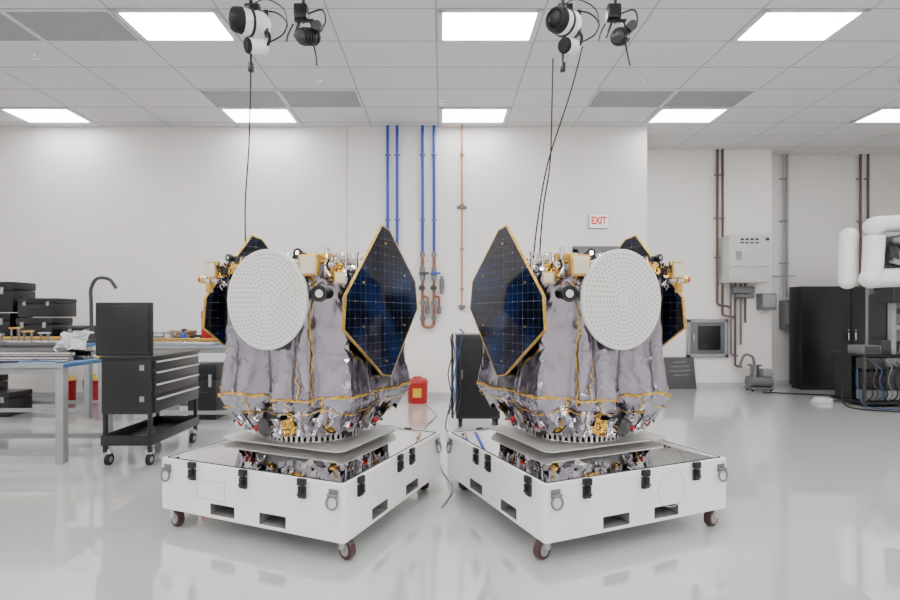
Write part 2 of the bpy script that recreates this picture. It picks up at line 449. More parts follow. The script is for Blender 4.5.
# ---------------------------------------------------------------- thin stand plate on the deck
TH = math.radians(23)
C = Vector((-1.173, 4.638, 0))
stand = root('support_stand', 'thin square aluminium support plate resting on the polished cart deck', 'stand', (C.x, C.y, ZP), -TH, True, 'satellite support stands')
orig[stand.name] = Vector((0, 0, ZP))
B().prism([(x+.03, y) for x, y in chrect(.62, .50, .05)], ZP+.012, ZP+.022, bev=.002).done('top_plate', 'plate', stand)
for x in (-.36, .40):
    for y in (-.30, .36): b = B(); b.box((x, y, ZP+.0065), (.08, .08, .011)); b.done('spacer', 'dgrey', stand)

# ---------------------------------------------------------------- satellite
ZS = ZP+.022
sat = root('satellite', 'boxy spacecraft in crinkled silver foil with round white antenna, on cart', 'satellite', (C.x, C.y, ZS), -TH, True, 'foil-wrapped satellites on carts')
orig[sat.name] = Vector((0, 0, ZS))
A_, B_, K_ = .645, .66, .22
PO = [Vector((x+.012, y+.035)) for x, y in chrect(A_, B_, K_)]
PO[2] += Vector((0, .03)); PO[3] += Vector((0, .05)); PO[4] += Vector((.03, 0))
seglen = [(PO[(i+1) % 8]-PO[i]).length for i in range(8)]; PER = sum(seglen)
def per(s):
    d = (s % 1.)*PER
    for i in range(8):
        if d <= seglen[i]+1e-9:
            return PO[i].lerp(PO[(i+1) % 8], d/seglen[i])
        d -= seglen[i]
    return PO[0]
def perS(s): return (per(s-.006)+per(s)*2+per(s+.006))/4
def prof(z):
    K = [(.74, .80), (.80, .87), (.86, .92), (.93, .98), (1.0, 1.045), (1.1, 1.035), (1.25, 1.005), (1.6, .99), (2.0, .975), (2.08, .94), (2.10, .86)]
    if z <= K[0][0]: return K[0][1]
    for (a, x), (c, y) in zip(K, K[1:]):
        if z <= c: return x+(y-x)*(z-a)/(c-a)
    return K[-1][1]
def rg(v): return 1-2*min(1, abs(noise.noise(v))*1.6)
def surf(s, z, off=0.):
    p = perS(s); f = prof(z)
    t = perS(s+.008)-perS(s-.008); n = Vector((t.y, -t.x)).normalized()
    x, y = p.x, p.y
    amp = .45+.55*min(1, max(0, (2.08-z)/.6))
    r1 = rg(Vector((x*3.0+z*.35, y*3.0, z*.3)))
    r5 = rg(Vector((x*5.5-z*.45, y*5.5+z*.25, z*.35))+Vector((2, 7, 1)))
    r4 = rg(Vector((x-z*.5, y+z*.45, z*.8))*3.4+Vector((9, 9, 2)))
    r2 = rg(Vector((x*10+z*.6, y*10-z*.6, z*1.2))+Vector((5, 1, 2)))
    low = 1.+.6*max(0, 1.25-z)/.4
    d = (.026*r1+.022*r5+.010*r4+.005*r2)*low*amp-.016+off
    return Vector((p.x*f+n.x*d, p.y*f+n.y*d, z+.006*r4))
NS, NZ = 180, 28
ZL = .80
t = bmesh.new(); G = []
rnd = random.Random(8)
for j in range(NZ+1):
    dz = max(0, 1-j/6)
    row = []
    for i in range(NS):
        z = ZL+(2.10-ZL)*(j+(rnd.uniform(-.4, .4) if 0 < j < NZ else 0))/NZ
        ss = (i+rnd.uniform(-.35, .35)+(.5 if j % 2 else 0))/NS
        v = surf(ss, z, rnd.uniform(-.0012, .0012))
        v.z += dz*(.08*noise.noise(Vector((math.cos(ss*2*math.pi)*6, math.sin(ss*2*math.pi)*6, 1)))+.045*noise.noise(Vector((math.cos(ss*2*math.pi)*19, math.sin(ss*2*math.pi)*19, 1))))
        row.append(t.verts.new(v))
    G.append(row)
for j in range(NZ):
    for i in range(NS):
        a, b_, c_, d_ = G[j][i], G[j][(i+1) % NS], G[j+1][(i+1) % NS], G[j+1][i]
        if rnd.random() < .5: t.faces.new((a, b_, c_)); t.faces.new((a, c_, d_))
        else: t.faces.new((a, b_, d_)); t.faces.new((b_, c_, d_))
t.faces.new(G[-1])
B().add(t).done('thermal_blanket', 'silverf', sat, label='crinkled silver thermal blanket', ang=28)
def ribbon(pts_fn, n, w):
    t = bmesh.new(); prev = None
    for i in range(n+1):
        a, c = pts_fn(i/n, -w), pts_fn(i/n, w)
        cur = (t.verts.new(a), t.verts.new(c))
        if prev: t.faces.new((prev[0], cur[0], cur[1], prev[1]))
        prev = cur
    B().add(t).done('gold_tape', 'tape', sat, label='strip of amber gold tape')
def nz1(f, k, a): return a*noise.noise(Vector((f*k, 3.3, k)))
ribbon(lambda f, w: surf(f, 1.045+w*(1+nz1(f, 80, 1.0))+nz1(f, 9, .03)+nz1(f, 50, .012), .012), 500, .009)
ribbon(lambda f, w: surf(f, .93+w*(1+nz1(f, 60, 1.2))+nz1(f, 14, .05)+nz1(f, 60, .012), .014), 400, .005)
for s0, za, zb, wv in ((.187, 1.0, 2.08, .0014), (.205, .87, 1.05, .0015), (.06, .87, 1.03, .0012), (.945, 1.02, 2.06, .0013), (.33, .87, 1.03, .0012), (.14, .87, 1.04, .0012), (.165, 1.03, 1.35, .001), (.10, .87, 1.02, .001)):
    ribbon(lambda f, w: surf(s0+w*(1+nz1(f, 30, .9))+.007*noise.noise(Vector((f*7, s0*50, 0)))+.002*noise.noise(Vector((f*40, s0*50, 0))), za+(zb-za)*f, .012), 90, wv)
ribbon(lambda f, w: surf(.12+.10*f, 1.90+w+.03*math.sin(f*12), .012), 60, .006)
# lower propulsion hardware under the skirt
b = B()
b.cyl((.02, 0, .79), (.02, 0, 1.0), .54, seg=40)
b.cyl((.02, 0, .715), (.02, 0, .79), .44, .54, seg=40)
b.done('lower_structure', 'dsteel', sat)
b = B(); n = 60; R0 = .43
b.cyl((.03, 0, ZS), (.03, 0, .72), R0-.04, seg=64, mi=1)
b.torus((.03, 0, ZS+.008), (0, 0, 1), R0, .008, seg=64); b.torus((.03, 0, .708), (0, 0, 1), R0, .008, seg=64)
for i in range(n):
    a = 2*math.pi*i/n
    b.box((.03+R0*math.cos(a), R0*math.sin(a), (ZS+.712)/2), (.014, .022, .06), 0, 0, Rz(a))
b.done('separation_ring', ['alu', 'blackm'], sat, label='slotted silver metal separation ring')
for i in range(40):
    a = -3.3+i*.115+.06*random.random(); r = .50+.04*(i % 3)
    h = .11+.07*random.random()
    b = B(); b.patch((.02+r*math.cos(a), r*math.sin(a), .72+.045*random.random()), (-.10*math.sin(a), .10*math.cos(a), .04*(i % 3-1)), (.09*math.cos(a), .09*math.sin(a), h), 5, 5, .024, 16, seed=i*1.7)
    b.done('blanket_flap', ['silverf', 'silverf', 'goldf', 'silverf', 'dgrey', 'silverf', 'silverf', 'goldf', 'alu', 'silverf'][i % 10], sat, ang=20)
for i in range(12):
    a = -3.0+i*.34; pts = []
    for k in range(8):
        aa = a+k*.07; rr = .59+.03*math.sin(k*2+i); pts.append((.02+rr*math.cos(aa), rr*math.sin(aa), .77+.04*math.sin(k*1.3+i)+.004*(i % 8)))
    b = B(); b.tube(pts, .006, smooth=3)
    b.done('harness_cable', ['blackm', 'copper', 'alu'][i % 3], sat)
for a in (-2.3, -1.75, -1.0, -.45, .1):
    b = B(); p = Vector((.02+.56*math.cos(a), .56*math.sin(a), .83)); d = Vector((math.cos(a), math.sin(a), -.9)).normalized()
    b.cyl(p, p+d*.09, .016, .024); b.cyl(p+d*.09, p+d*.10, .024, mi=1)
    b.done('thruster', ['red', 'steel'], sat, label='thruster nozzle with red protective cover')
for a in (-2.0, -1.35, -.7, -.1):
    b = B(); b.cyl((.02+.48*math.cos(a), .48*math.sin(a), .72), (.02+.57*math.cos(a), .57*math.sin(a), .86), .012, seg=10); b.box((.02+.53*math.cos(a), .53*math.sin(a), .75), (.04, .06, .04), 0, .004, Rz(a)); b.done('lower_bracket', 'alu', sat)
# antenna
DC = Vector((.12, -.715, 1.81))
b = B(); b.cyl((DC.x, DC.y+.012, DC.z), (DC.x, DC.y-.006, DC.z), .385, seg=96); b.cyl((DC.x, DC.y-.006, DC.z), (DC.x, DC.y-.012, DC.z), .385, .378, seg=96)
b.done('dish_antenna', 'dish', sat, label='flat round white antenna with rings of small slots', org=DC)
b = B(); b.cyl((DC.x, DC.y+.012, DC.z), (DC.x, DC.y+.03, DC.z), .36, seg=64); b.cyl((DC.x, DC.y+.03, DC.z), (DC.x, -.52, DC.z), .12)
for dx in (-.25, .25): b.cyl((DC.x+dx, DC.y+.03, DC.z+.1), (DC.x+dx, -.52, DC.z+.1), .02)
b.done('antenna_mount', 'steel', sat)
# solar arrays
hexp = [(-.62, -.22), (-.03, -.62), (.11, -.645), (.64, -.05), (.59, .21), (.08, .63), (-.05, .65), (-.595, .04)]
YZ = Matrix(((0, 0, 1, 0), (1, 0, 0, 0), (0, 1, 0, 0), (0, 0, 0, 1)))
for sx, px in ((1, .72), (-1, -.69)):
    c = Vector((px, .04, 1.80))
    arr = B()
    sc = hexp
    t = bmesh.new(); inn = [(p[0]*.984, p[1]*.984) for p in sc]; n = 8
    V = [[t.verts.new((p[0], p[1], h)) for p in poly] for poly, h in ((sc, -.012), (sc, .012), (inn, .012), (inn, -.012))]
    for a in range(4):
        for k in range(n): t.faces.new((V[a][k], V[a][(k+1) % n], V[(a+1) % 4][(k+1) % n], V[(a+1) % 4][k]))
    arr.add(t, Matrix.Translation(c) @ YZ)
    o = arr.done('solar_panel', 'tape', sat, label='stowed eight-sided dark solar panel with gold edge', org=c)
    B().prism(inn, -.009, .009, Matrix.Translation(c) @ YZ).done('solar_cells', 'cells', o, org=c)
    for (yy, zz) in ((-.35, -.2), (-.35, .15), (.35, -.2), (.35, .25), (.02, -.5), (0, .5)):
        xx = px+sx*.009
        b = B(); b.cyl((xx, yy+.04, 1.8+zz), (xx+sx*.012, yy+.04, 1.8+zz), .009, seg=12); b.done('hold_down_bolt', 'gold', o)
    for c_, d_ in (((px-sx*.055, .25, 1.92), (.085, .05, .05)), ((px-sx*.055, -.2, 1.96), (.085, .05, .05)), ((px-sx*.07, .0, 2.16), (.11, .3, .03)), ((px-sx*.09, .12, 2.12), (.10, .05, .10)), ((px-sx*.05, -.26, 2.02), (.05, .06, .08))):
        b = B(); b.box(c_, d_, 0, .006); b.done('hinge_bracket', 'alu' if d_[1] > .05 else 'gold', o)
# upper deck equipment
b = B(); b.prism([(x*.90, y*.90) for x, y in chrect(.62, .62, .22)], 2.06, 2.112, bev=.004); b.done('upper_deck', 'alu', sat)
def ant_box(p, a, s=.075, win='cream', lab='square cream instrument plate in a gold housing'):
    R = Rz(a); P = Vector(p)
    b = B(); b.box(P, (s*2.0, .04, s*2.0), 0, .006, R)
    o = b.done('instrument', 'gold', sat, label=lab)
    b = B(); b.box(P+R @ Vector((0, -.022, 0)), (s*1.6, .012, s*1.6), 0, .004, R); b.done('instrument_window', win, o)
    for i, j in ((-1, -1), (1, -1), (-1, 1), (1, 1)):
        b = B(); b.cyl(P+R @ Vector((i*s*.9, -.018, j*s*.9)), P+R @ Vector((i*s*.9, -.026, j*s*.9)), .006, seg=8); b.done('screw', 'steel', o)
ant_box((.50, -.69, 2.06), .15, .080)
ant_box((-.50, -.65, 2.06), -.1, .070)
ant_box((.42, -.70, 1.89), .1, .036, 'cream')
ant_box((.67, -.55, 1.97), .8, .045, 'cream', 'small cream square sensor in a gold housing')
def lens(p0, p1, r):
    p0 = Vector(p0); p1 = Vector(p1); d = (p1-p0).normalized()
    b = B(); b.cyl(p0, p1, r*.8); b.cyl(p1, p1+d*.03, r, r*1.05); b.torus(p1+d*.03, d, r*.95, r*.12)
    o = b.done('sensor_barrel', 'black', sat, label='black cylindrical star sensor barrel')
    b = B(); b.cyl(p1+d*.031, p1+d*.034, r*.5); b.done('lens', 'chrome', o)
lens((.53, -.50, 1.86), (.60, -.69, 1.85), .058)
lens((.28, -.40, 2.15), (.30, -.55, 2.17), .035)
lens((-.36, -.45, 2.15), (-.37, -.58, 2.16), .030)
b = B(); b.cyl((-.62, -.45, 2.00), (-.75, -.50, 2.00), .030); b.cyl((-.75, -.50, 2.00), (-.775, -.51, 2.00), .035, mi=1); b.cyl((-.775, -.51, 2.00), (-.795, -.518, 2.0), .026, mi=2)
b.torus((-.69, -.48, 2.0), (.93, .36, 0), .034, .005, mi=1)
b.done('side_thruster', ['alu', 'gold', 'red'], sat, label='silver cylinder with red end cap')
for i, (x, y, w, zz) in enumerate(((.30, -.64, .14, 2.0), (.62, -.46, .08, 2.0), (-.38, -.64, .12, 2.0), (.1, -.64, .25, 2.02), (-.2, -.64, .2, 2.02))):
    b = B(); b.patch((x-w/2, y-.03, zz), (w, .01, 0), (0, .02, .09), 6, 6, .014, 13, seed=i*3.)
    b.done('gold_blanket', 'goldf', sat, ang=20)
def ebox(name, c, d, m, lab=None, a=0.):
    b = B(); b.box(c, d, 0, .005, Rz(a))
    for i in (-1, 1):
        for j in (-1, 1): b.cyl(Vector(c)+Rz(a) @ Vector((i*d[0]*.4, j*d[1]*.4, d[2]/2-.004)), Vector(c)+Rz(a) @ Vector((i*d[0]*.4, j*d[1]*.4, d[2]/2+.008)), .006, seg=8)
    b.done(name, m, sat, label=lab)
for c_, d_, m_, a_ in (((.38, -.34, 2.15), (.12, .12, .08), 'gold', 0), ((-.1, -.40, 2.15), (.20, .14, .07), 'alu', 0), ((-.42, -.30, 2.155), (.14, .16, .09), 'dgrey', 0), ((.47, -.18, 2.16), (.08, .14, .09), 'alu', .3),
    ((.1, .25, 2.17), (.3, .3, .10), 'alu', 0), ((.50, .2, 2.15), (.1, .2, .10), 'alu', 0), ((.69, -.38, 1.90), (.04, .08, .12), 'dgrey', 0), ((-.62, -.57, 1.92), (.07, .06, .08), 'gold', -.7)):
    ebox('electronics_box', c_, d_, m_, None, a_)
r4 = random.Random(5)
for k in range(20):
    side = r4.random()
    if side < .62: x = r4.uniform(.27, .60); y = -.66+max(0, x-.40)*.7
    elif side < .85: x = r4.uniform(-.60, -.32); y = -.66+max(0, -x-.40)*.8
    else: x = r4.uniform(-.25, .25); y = -.5
    z = r4.uniform(1.98, 2.17) if abs(x) > .26 else 2.14
    if z > 2.1: y += .1
    ebox('small_module', (x, y, z), (r4.uniform(.025, .06), r4.uniform(.03, .05), r4.uniform(.03, .07)), r4.choice(('alu', 'dgrey', 'gold', 'steel', 'alu', 'blackm')), None, r4.uniform(-.4, .4))
for (x, y, z, h) in ((.56, -.30, 2.10, .09), (.50, -.47, 2.10, .12), (-.53, -.40, 2.08, .10), (.2, -.47, 2.11, .08), (-.30, -.47, 2.11, .07), (.60, -.2, 2.1, .11), (.40, -.52, 2.1, .07), (.57, -.42, 2.1, .08)):
    b = B(); b.cyl((x, y, z-.05), (x, y, z+h-.03), .011); b.cyl((x, y, z+h-.03), (x, y, z+h), .018); b.torus((x, y, z+h*.4), (0, 0, 1), .014, .004)
    b.done('valve_fitting', 'chrome', sat)
for k in range(9):
    x0 = -.5+.12*k
    b = B(); b.tube([(x0, -.42, 2.12), (x0+.05, -.50, 2.15+.02*(k % 3)), (x0+.13, -.60, 2.12), (x0+.16, -.66, 2.04), (x0+.19, -.64, 1.98)], .007, smooth=5)
    b.done('wire_harness', ['blackm', 'gold', 'alu'][k % 3], sat)
r3 = random.Random(21)
for k in range(24):
    if k % 3: x = r3.uniform(.28, .62)
    else: x = r3.uniform(-.58, -.30)
    p = Vector((x, -.69+max(0, abs(x)-.40)*.8, r3.uniform(1.92, 2.12))); pts = [p]
    for q in range(4): p = p+Vector((r3.uniform(-.05, .05), r3.uniform(-.02, .02), r3.uniform(-.04, .04))); pts.append(p)
    b = B(); b.tube(pts, r3.choice((.004, .005, .007)), smooth=4); b.done('wire_harness', ['blackm', 'alu', 'blackm', 'copper'][k % 4], sat)

# mirrored twins
def twin(r):
    n = copy_tree(r, mirror=True)
    n.location.x = .035-r.location.x; n.rotation_euler = (0, 0, -r.rotation_euler.z)
    return n
twin(sat); twin(stand)
c2 = twin(cart)
for o in list(c2.children):
    if o.name.startswith('service_cover'):
        bpy.data.objects.remove(o)
orig[c2.name] = Vector()
b = B(); b.torus((.27, -SY-.001, .37), (0, 1, 0), .135, .0025, seg=48, seg2=6)
b.done('service_cover_edge', 'lgrey', c2)

# ---------------------------------------------------------------- hanging lamps / cameras
def hang_units(dx, g):
    X = -1.93+dx; Y = 5.2; dz = -.06
    r = root('ceiling_camera', 'white cylindrical camera with large black lens hung from ceiling pole', 'camera', (X, Y, 4.55), group='white ceiling cameras')
    b = B(); b.cyl((X, Y, 4.69), (X, Y, CH), .018); b.cyl((X, Y, CH-.02), (X, Y, CH), .06); b.box((X+.02, Y, 4.78), (.15, .08, .08), 0, .01); b.done('pole', 'black', r)
    A = Vector((X+.11, Y+.05, 4.64)); D = Vector((X-.06, Y-.10, 4.605)); dd = (D-A).normalized()
    o = B(); o.cyl(A, D, .118, seg=32); o.cyl(A, A-dd*.04, .118, .09, seg=32)
    for f in (.15, .3): o.torus(A.lerp(D, f), dd, .118, .008, seg=32)
    hd = o.done('camera_housing', 'white', r)
    o = B(); o.cyl(D, D+dd*.07, .123, .112, seg=32); o.torus(D+dd*.07, dd, .098, .013, seg=32); o.sph(D+dd*.035, .085); o.done('lens', 'blackm', hd)
    o = B(); o.torus(A.lerp(D, .6), dd, .121, .014, mi=0, seg=32); o.done('band', 'black', hd)
    o = B(); o.box((X+.02, Y, 4.76), (.03, .18, .06), 0, .005); o.box((X+.15, Y+.02, 4.64), (.04, .1, .24), 0, .006, Rz(.3)); o.done('bracket', 'black', r)
    A2 = Vector((X+.13, Y+.05, 4.42)); D2 = Vector((X-.0, Y-.08, 4.37)); d2 = (D2-A2).normalized()
    o = B(); o.cyl(A2, D2, .07, seg=28); o.cyl(D2, D2+d2*.02, .055, mi=1); o.torus(D2, d2, .065, .012, mi=1)
    o.tube([(X+.15, Y, 4.58), (X+.19, Y, 4.50), (X+.17, Y, 4.42), (X+.11, Y, 4.38)], .016, mi=1, smooth=4)
    o.done('lower_camera', ['white', 'blackm'], r)
    for pts, rr in (([(X+.1, Y, 4.76), (X+.26, Y, 4.74), (X+.36, Y, 4.64), (X+.32, Y, 4.52), (X+.18, Y, 4.44)], .008), ([(X-.02, Y, 4.80), (X+.14, Y+.02, 4.89), (X+.33, Y, 4.78), (X+.37, Y, 4.60)], .006), ([(X+.0, Y, 4.36), (X+.0, Y, 4.22)], .012)):
        o = B(); o.tube(pts, rr, smooth=5); o.done('hanging_wire', 'black', r)
    o = B(); o.box((X+.0, Y, 4.19), (.05, .05, .09), 0, .008); o.done('connector', 'black', r)
    X2 = X+.53
    r = root('stage_lamp', 'small black spotlight on a yoke hung from a ceiling pole', 'spotlight', (X2, Y, 4.5), group='black ceiling spotlights')
    b = B(); b.cyl((X2, Y, 4.64), (X2, Y, CH), .016); b.cyl((X2, Y, CH-.02), (X2, Y, CH), .06); b.box((X2-.02, Y, 4.74), (.14, .11, .15), 0, .02); b.done('pole', 'black', r)
    b = B(); b.box((X2-.06, Y, 4.58), (.02, .05, .18), 0, .006, Ry(.35)); b.box((X2+.10, Y, 4.56), (.02, .05, .20), 0, .006, Ry(-.3)); b.box((X2+.01, Y, 4.66), (.2, .05, .02), 0, .006); b.done('yoke', 'black', r)
    a0 = Vector((X2+.10, Y+.08, 4.54)); a1 = Vector((X2+.0, Y-.08, 4.46))
    b = B(); b.cyl(a0, a1, .074, seg=28)
    for k in range(4):
        f = .1+.2*k; p = a0.lerp(a1, f); b.cyl(p, p+Vector((-.010, -.016, -.008)), .085, seg=28)
    b.done('lamp_head', 'black', r)
    b = B(); b.sph((X2-.004, Y-.088, 4.456), .06); b.done('lens', 'dgrey', r)
    b = B(); b.cyl((X2+.15, Y+.02, 4.60), (X2+.15, Y-.07, 4.58), .048); b.done('motor', 'dgrey', r)
    for pts in ([(X2+.05, Y, 4.73), (X2+.19, Y, 4.77), (X2+.22, Y, 4.64), (X2+.12, Y, 4.51)], [(X2+.1, Y, 4.44), (X2+.13, Y, 4.29), (X2+.14, Y-.02, 4.20)], [(X2-.1, Y, 4.63), (X2-.15, Y, 4.53), (X2-.17, Y, 4.45)]):
        o = B(); o.tube(pts, .009, smooth=5); o.done('hanging_wire', 'black', r)
hang_units(0, 1); hang_units(3.15, 2)
def cable(pts, r, lab, m='blackm', sm=8, cat='cable', name='cable'):
    b = B(); b.tube(pts, r, smooth=sm); return b.done(name, m, label=lab, cat=cat)
cable([(-1.93, 5.2, 4.15), (-1.93, 5.15, 3.4), (-1.93, 5.05, 2.75), (-1.88, 4.95, 2.12)], .007, 'thin black cable hanging from ceiling camera to satellite')
cable([(1.42, 5.2, 4.40), (1.28, 5.15, 3.9), (1.05, 5.1, 3.2), (.92, 4.95, 2.6), (.85, 4.85, 2.12)], .007, 'thin black cable hanging from ceiling camera to satellite')
cable([(1.12, 5.2, 4.28), (1.10, 5.15, 3.8), (1.07, 5.1, 3.2), (.98, 5.0, 2.7), (.92, 4.9, 2.12)], .007, 'thin black cable hanging from ceiling camera to satellite')

# ---------------------------------------------------------------- wall pipes
def vpipe(x, z0, z1, r, m, lab, yw=Y1, cl=(4.9, 3.6)):
    rt = root('wall_pipe', lab, 'pipe', (x, yw-.07, z0))
    b = B(); b.cyl((x, yw-.07, z0), (x, yw-.07, z1), r, seg=14); b.done('pipe_run', m, rt)
    for z in cl:
        if z0 < z < z1: b = B(); b.box((x, yw-.035, z), (r*2+.05, .07, .03)); b.torus((x, yw-.07, z), (0, 0, 1), r+.004, .006, seg=16); b.done('pipe_clamp', 'dsteel', rt)
for x in (-1.09, -.90): vpipe(x, 2.3, CH, .030, 'blue', 'vertical bright blue utility pipe running up the white wall')
for x in (-.39, -.16):
    vpipe(x, 2.95, CH, .030, 'blue', 'vertical bright blue utility pipe running up the white wall')
for i, x in enumerate((-.39, -.16)):
    rt = root('valve_manifold', 'copper and steel pipe drop with valves below a blue pipe', 'valve', (x, Y1-.07, 1.45))
    Yw = Y1-.09
    b = B(); b.cyl((x, Yw, 2.62), (x, Yw, 2.95), .030, seg=14); b.cyl((x, Yw, 1.55), (x, Yw, 2.45), .030, seg=14)
    if i == 0: b.tube([(x, Yw, 1.6), (x+.005, Yw, 1.50), (x+.05, Yw, 1.45), (x+.115, Yw, 1.44), (x+.18, Yw, 1.45), (x+.225, Yw, 1.50), (x+.23, Yw, 1.60)], .032, smooth=4)
    b.done('pipe_run', 'copper', rt)
    for z in (2.88, 2.60, 2.42, 1.92, 1.62):
        b = B(); b.cyl((x, Yw, z-.04), (x, Yw, z+.04), .052, seg=14); b.done('coupling', 'dsteel', rt)
    b = B(); b.cyl((x, Yw, 2.44), (x, Yw, 2.58), .045); b.sph((x, Yw, 2.51), .072); b.cyl((x, Yw-.02, 2.51), (x, Yw-.10, 2.51), .018); b.done('valve_body', 'mgrey', rt)
    b = B(); b.box((x+.05, Yw-.10, 2.51), (.17, .018, .04), 0, .006); b.done('valve_handle', 'blue' if i else 'dgrey', rt)
    b = B(); b.tube([(x, Yw, 2.05), (x+.06, Yw, 2.05), (x+.10, Yw, 2.02), (x+.10, Yw, 1.82)], .022, smooth=4); b.done('branch', 'copper', rt)
    b = B(); b.cyl((x+.10, Yw, 1.70), (x+.10, Yw, 1.86), .045); b.done('regulator', 'mgrey', rt)
    b = B(); b.sph((x, Yw, 2.22), .055); b.cyl((x-.02, Yw-.08, 2.22), (x-.02, Yw, 2.22), .055); b.done('gauge', 'dgrey', rt)
    for z in (2.74, 1.75):
        b = B(); b.box((x, Y1-.035, z), (.10, .07, .03)); b.done('pipe_clamp', 'steel', rt)
b = B(); b.cyl((-.0, Y1-.09, 2.2), (-.0, Y1-.09, 2.40), .05); b.cyl((-.0, Y1-.09, 2.40), (-.0, Y1-.09, 2.46), .03); b.cyl((-.0, Y1-.09, 2.1), (-.0, Y1-.09, 2.2), .035)
b.done('pipe_filter', 'dsteel', label='short steel filter cylinder mounted beside the copper pipe', cat='filter')
vpipe(.40, 1.88, CH, .016, 'orange', 'thin vertical copper-orange pipe on the white wall', cl=(4.9, 3.9, 3.0, 2.2))
b = B(); b.box((.40, Y1-.02, 3.85), (.20, .04, .06), 0, .008); b.done('pipe_bracket', 'mgrey', label='small grey bracket behind the thin orange pipe', cat='bracket')
b = B(); b.box((.40, Y1-.05, 1.85), (.14, .10, .06), 0, .008); b.cyl((.40, Y1-.06, 1.78), (.40, Y1-.06, 1.83), .03); b.done('pipe_outlet', 'mgrey', label='small grey outlet at the end of the orange pipe', cat='pipe outlet')
for x in (6.31, 6.43): vpipe(x, 2.0, CH, .026, 'brown', 'vertical dark copper pipe with clamps on the grey-white wall', Y2, (4.9, 3.9, 3.0))
vpipe(8.16, 2.1, CH, .03, 'grey', 'vertical grey electrical conduit on the wall above a switch box', Y3, (4.9, 3.9, 2.9))
vpipe(8.06, 2.1, CH, .012, 'grey', 'vertical grey electrical conduit on the wall above a switch box', Y3, (4.9, 3.9, 2.9))
for x in (9.9, 10.08): vpipe(x, 2.0, CH, .026, 'brown', 'vertical dark copper pipe with clamps on the grey-white wall', Y3, (4.9, 3.9))
# exit sign
rt = root('exit_sign', 'small white wall sign with red EXIT lettering above the door', 'exit sign', (3.15, Y1-.03, 3.42))
B().box((3.15, Y1-.02, 3.57), (.385, .04, .295), 0, .008).done('sign_housing', 'grey', rt)
B().box((3.15, Y1-.04, 3.57), (.36, .03, .27), 0, .006).done('sign_plate', 'sign_glow', rt)
cu = bpy.data.curves.new('lettering', 'FONT'); cu.body = 'EXIT'; cu.size = .165; cu.align_x = 'CENTER'; cu.align_y = 'CENTER'; cu.extrude = .002; cu.offset = .005; cu.space_character = .95
tmp = bpy.data.objects.new('tmp', cu); COL.objects.link(tmp); bpy.context.view_layer.update()
me = bpy.data.meshes.new_from_object(tmp.evaluated_get(bpy.context.evaluated_depsgraph_get())); bpy.data.objects.remove(tmp)
w_ = max(v.co.x for v in me.vertices)-min(v.co.x for v in me.vertices); k_ = .31/w_
me.transform(Matrix.Rotation(math.pi/2, 4, 'X') @ Matrix.Diagonal((k_, 1.3, 1, 1))); me.materials.clear(); me.materials.append(M['signr'])
o = bpy.data.objects.new('lettering', me); COL.objects.link(o); o.parent = rt; o.location = (0, -.028, .15)
# heater unit
HX = 6.84
rt = root('wall_heater', 'white box-shaped wall unit with louvred grille and pipes below', 'heater', (HX, Y2-.2, 2.37))
b = B(); b.box((HX, Y2-.22, 2.93), (.92, .44, 1.06), 0, .02); b.done('casing', 'lgrey', rt)
b = B()
for k in range(4): b.box((HX-.18+.11*k, Y2-.445, 3.36), (.07, .012, .04)); b.box((HX-.18+.11*k, Y2-.445, 3.28), (.07, .012, .03))
b.box((HX+.38, Y2-.445, 3.36), (.08, .012, .06)); b.done('grille', 'dgrey', rt)
b = B(); b.box((HX, Y2-.445, 2.75), (.86, .012, .012)); b.done('panel_seam', 'grey', rt)
b = B(); b.box((HX-.25, Y2-.445, 3.0), (.12, .012, .2)); b.done('service_label', 'grey', rt)
for i, (x, zb) in enumerate(((HX-.25, .85), (HX-.15, .6), (HX-.02, 1.0), (HX+.08, 1.5))):
    b = B(); b.cyl((x, Y2-.12, zb), (x, Y2-.12, 2.42), .024, seg=12)
    if i < 2: b.tube([(x, Y2-.12, zb), (x, Y2-.12, zb-.06), (x+.08, Y2-.12, zb-.1), (x+.15, Y2-.12, zb-.1)], .024, smooth=3)
    b.done('pipe_run', 'brown' if i % 2 else 'mgrey', rt)
b = B(); b.tube([(6.31, Y2-.07, 2.02), (6.31, Y2-.07, 1.95), (6.36, Y2-.09, 1.90), (6.50, Y2-.12, 1.88), (6.57, Y2-.12, 1.84)], .026, smooth=3); b.done('pipe_run', 'brown', rt)
b = B(); b.tube([(6.43, Y2-.07, 2.02), (6.43, Y2-.07, 1.72), (6.48, Y2-.09, 1.66), (6.60, Y2-.12, 1.64), (6.68, Y2-.12, 1.62)], .026, smooth=3); b.done('pipe_run', 'brown', rt)
b = B(); b.box((HX+.0, Y2-.15, 2.24), (.5, .14, .16), 0, .02); b.cyl((HX-.2, Y2-.22, 2.1), (HX+.2, Y2-.22, 2.1), .05); b.done('pipe_manifold', 'mgrey', rt)
def boxunit(name, lab, cat, c, d, m, m2='dgrey'):
    rt = root(name, lab, cat, (c[0], c[1], c[2]-d[2]/2))
    B().box(c, d, 0, .012).done('housing', m, rt)
    b = B(); b.box((c[0], c[1]-d[1]/2-.004, c[2]+d[2]*.05), (d[0]*.82, .01, d[2]*.75), 0, .004); b.cyl((c[0]+d[0]*.3, c[1]-d[1]/2-.02, c[2]-d[2]*.2), (c[0]+d[0]*.3, c[1]-d[1]/2, c[2]-d[2]*.2), .018); b.done('cover', m2, rt)
    return rt
boxunit('junction_box', 'grey electrical junction box on a pipe beside the heater', 'electrical box', (7.40, Y2-.12, 1.98), (.34, .22, .38), 'mgrey', 'grey')
boxunit('switch_box', 'grey metal electrical disconnect box mounted below conduit', 'electrical box', (8.18, Y3-.13, 1.68), (.38, .2, .68), 'mgrey', 'grey')
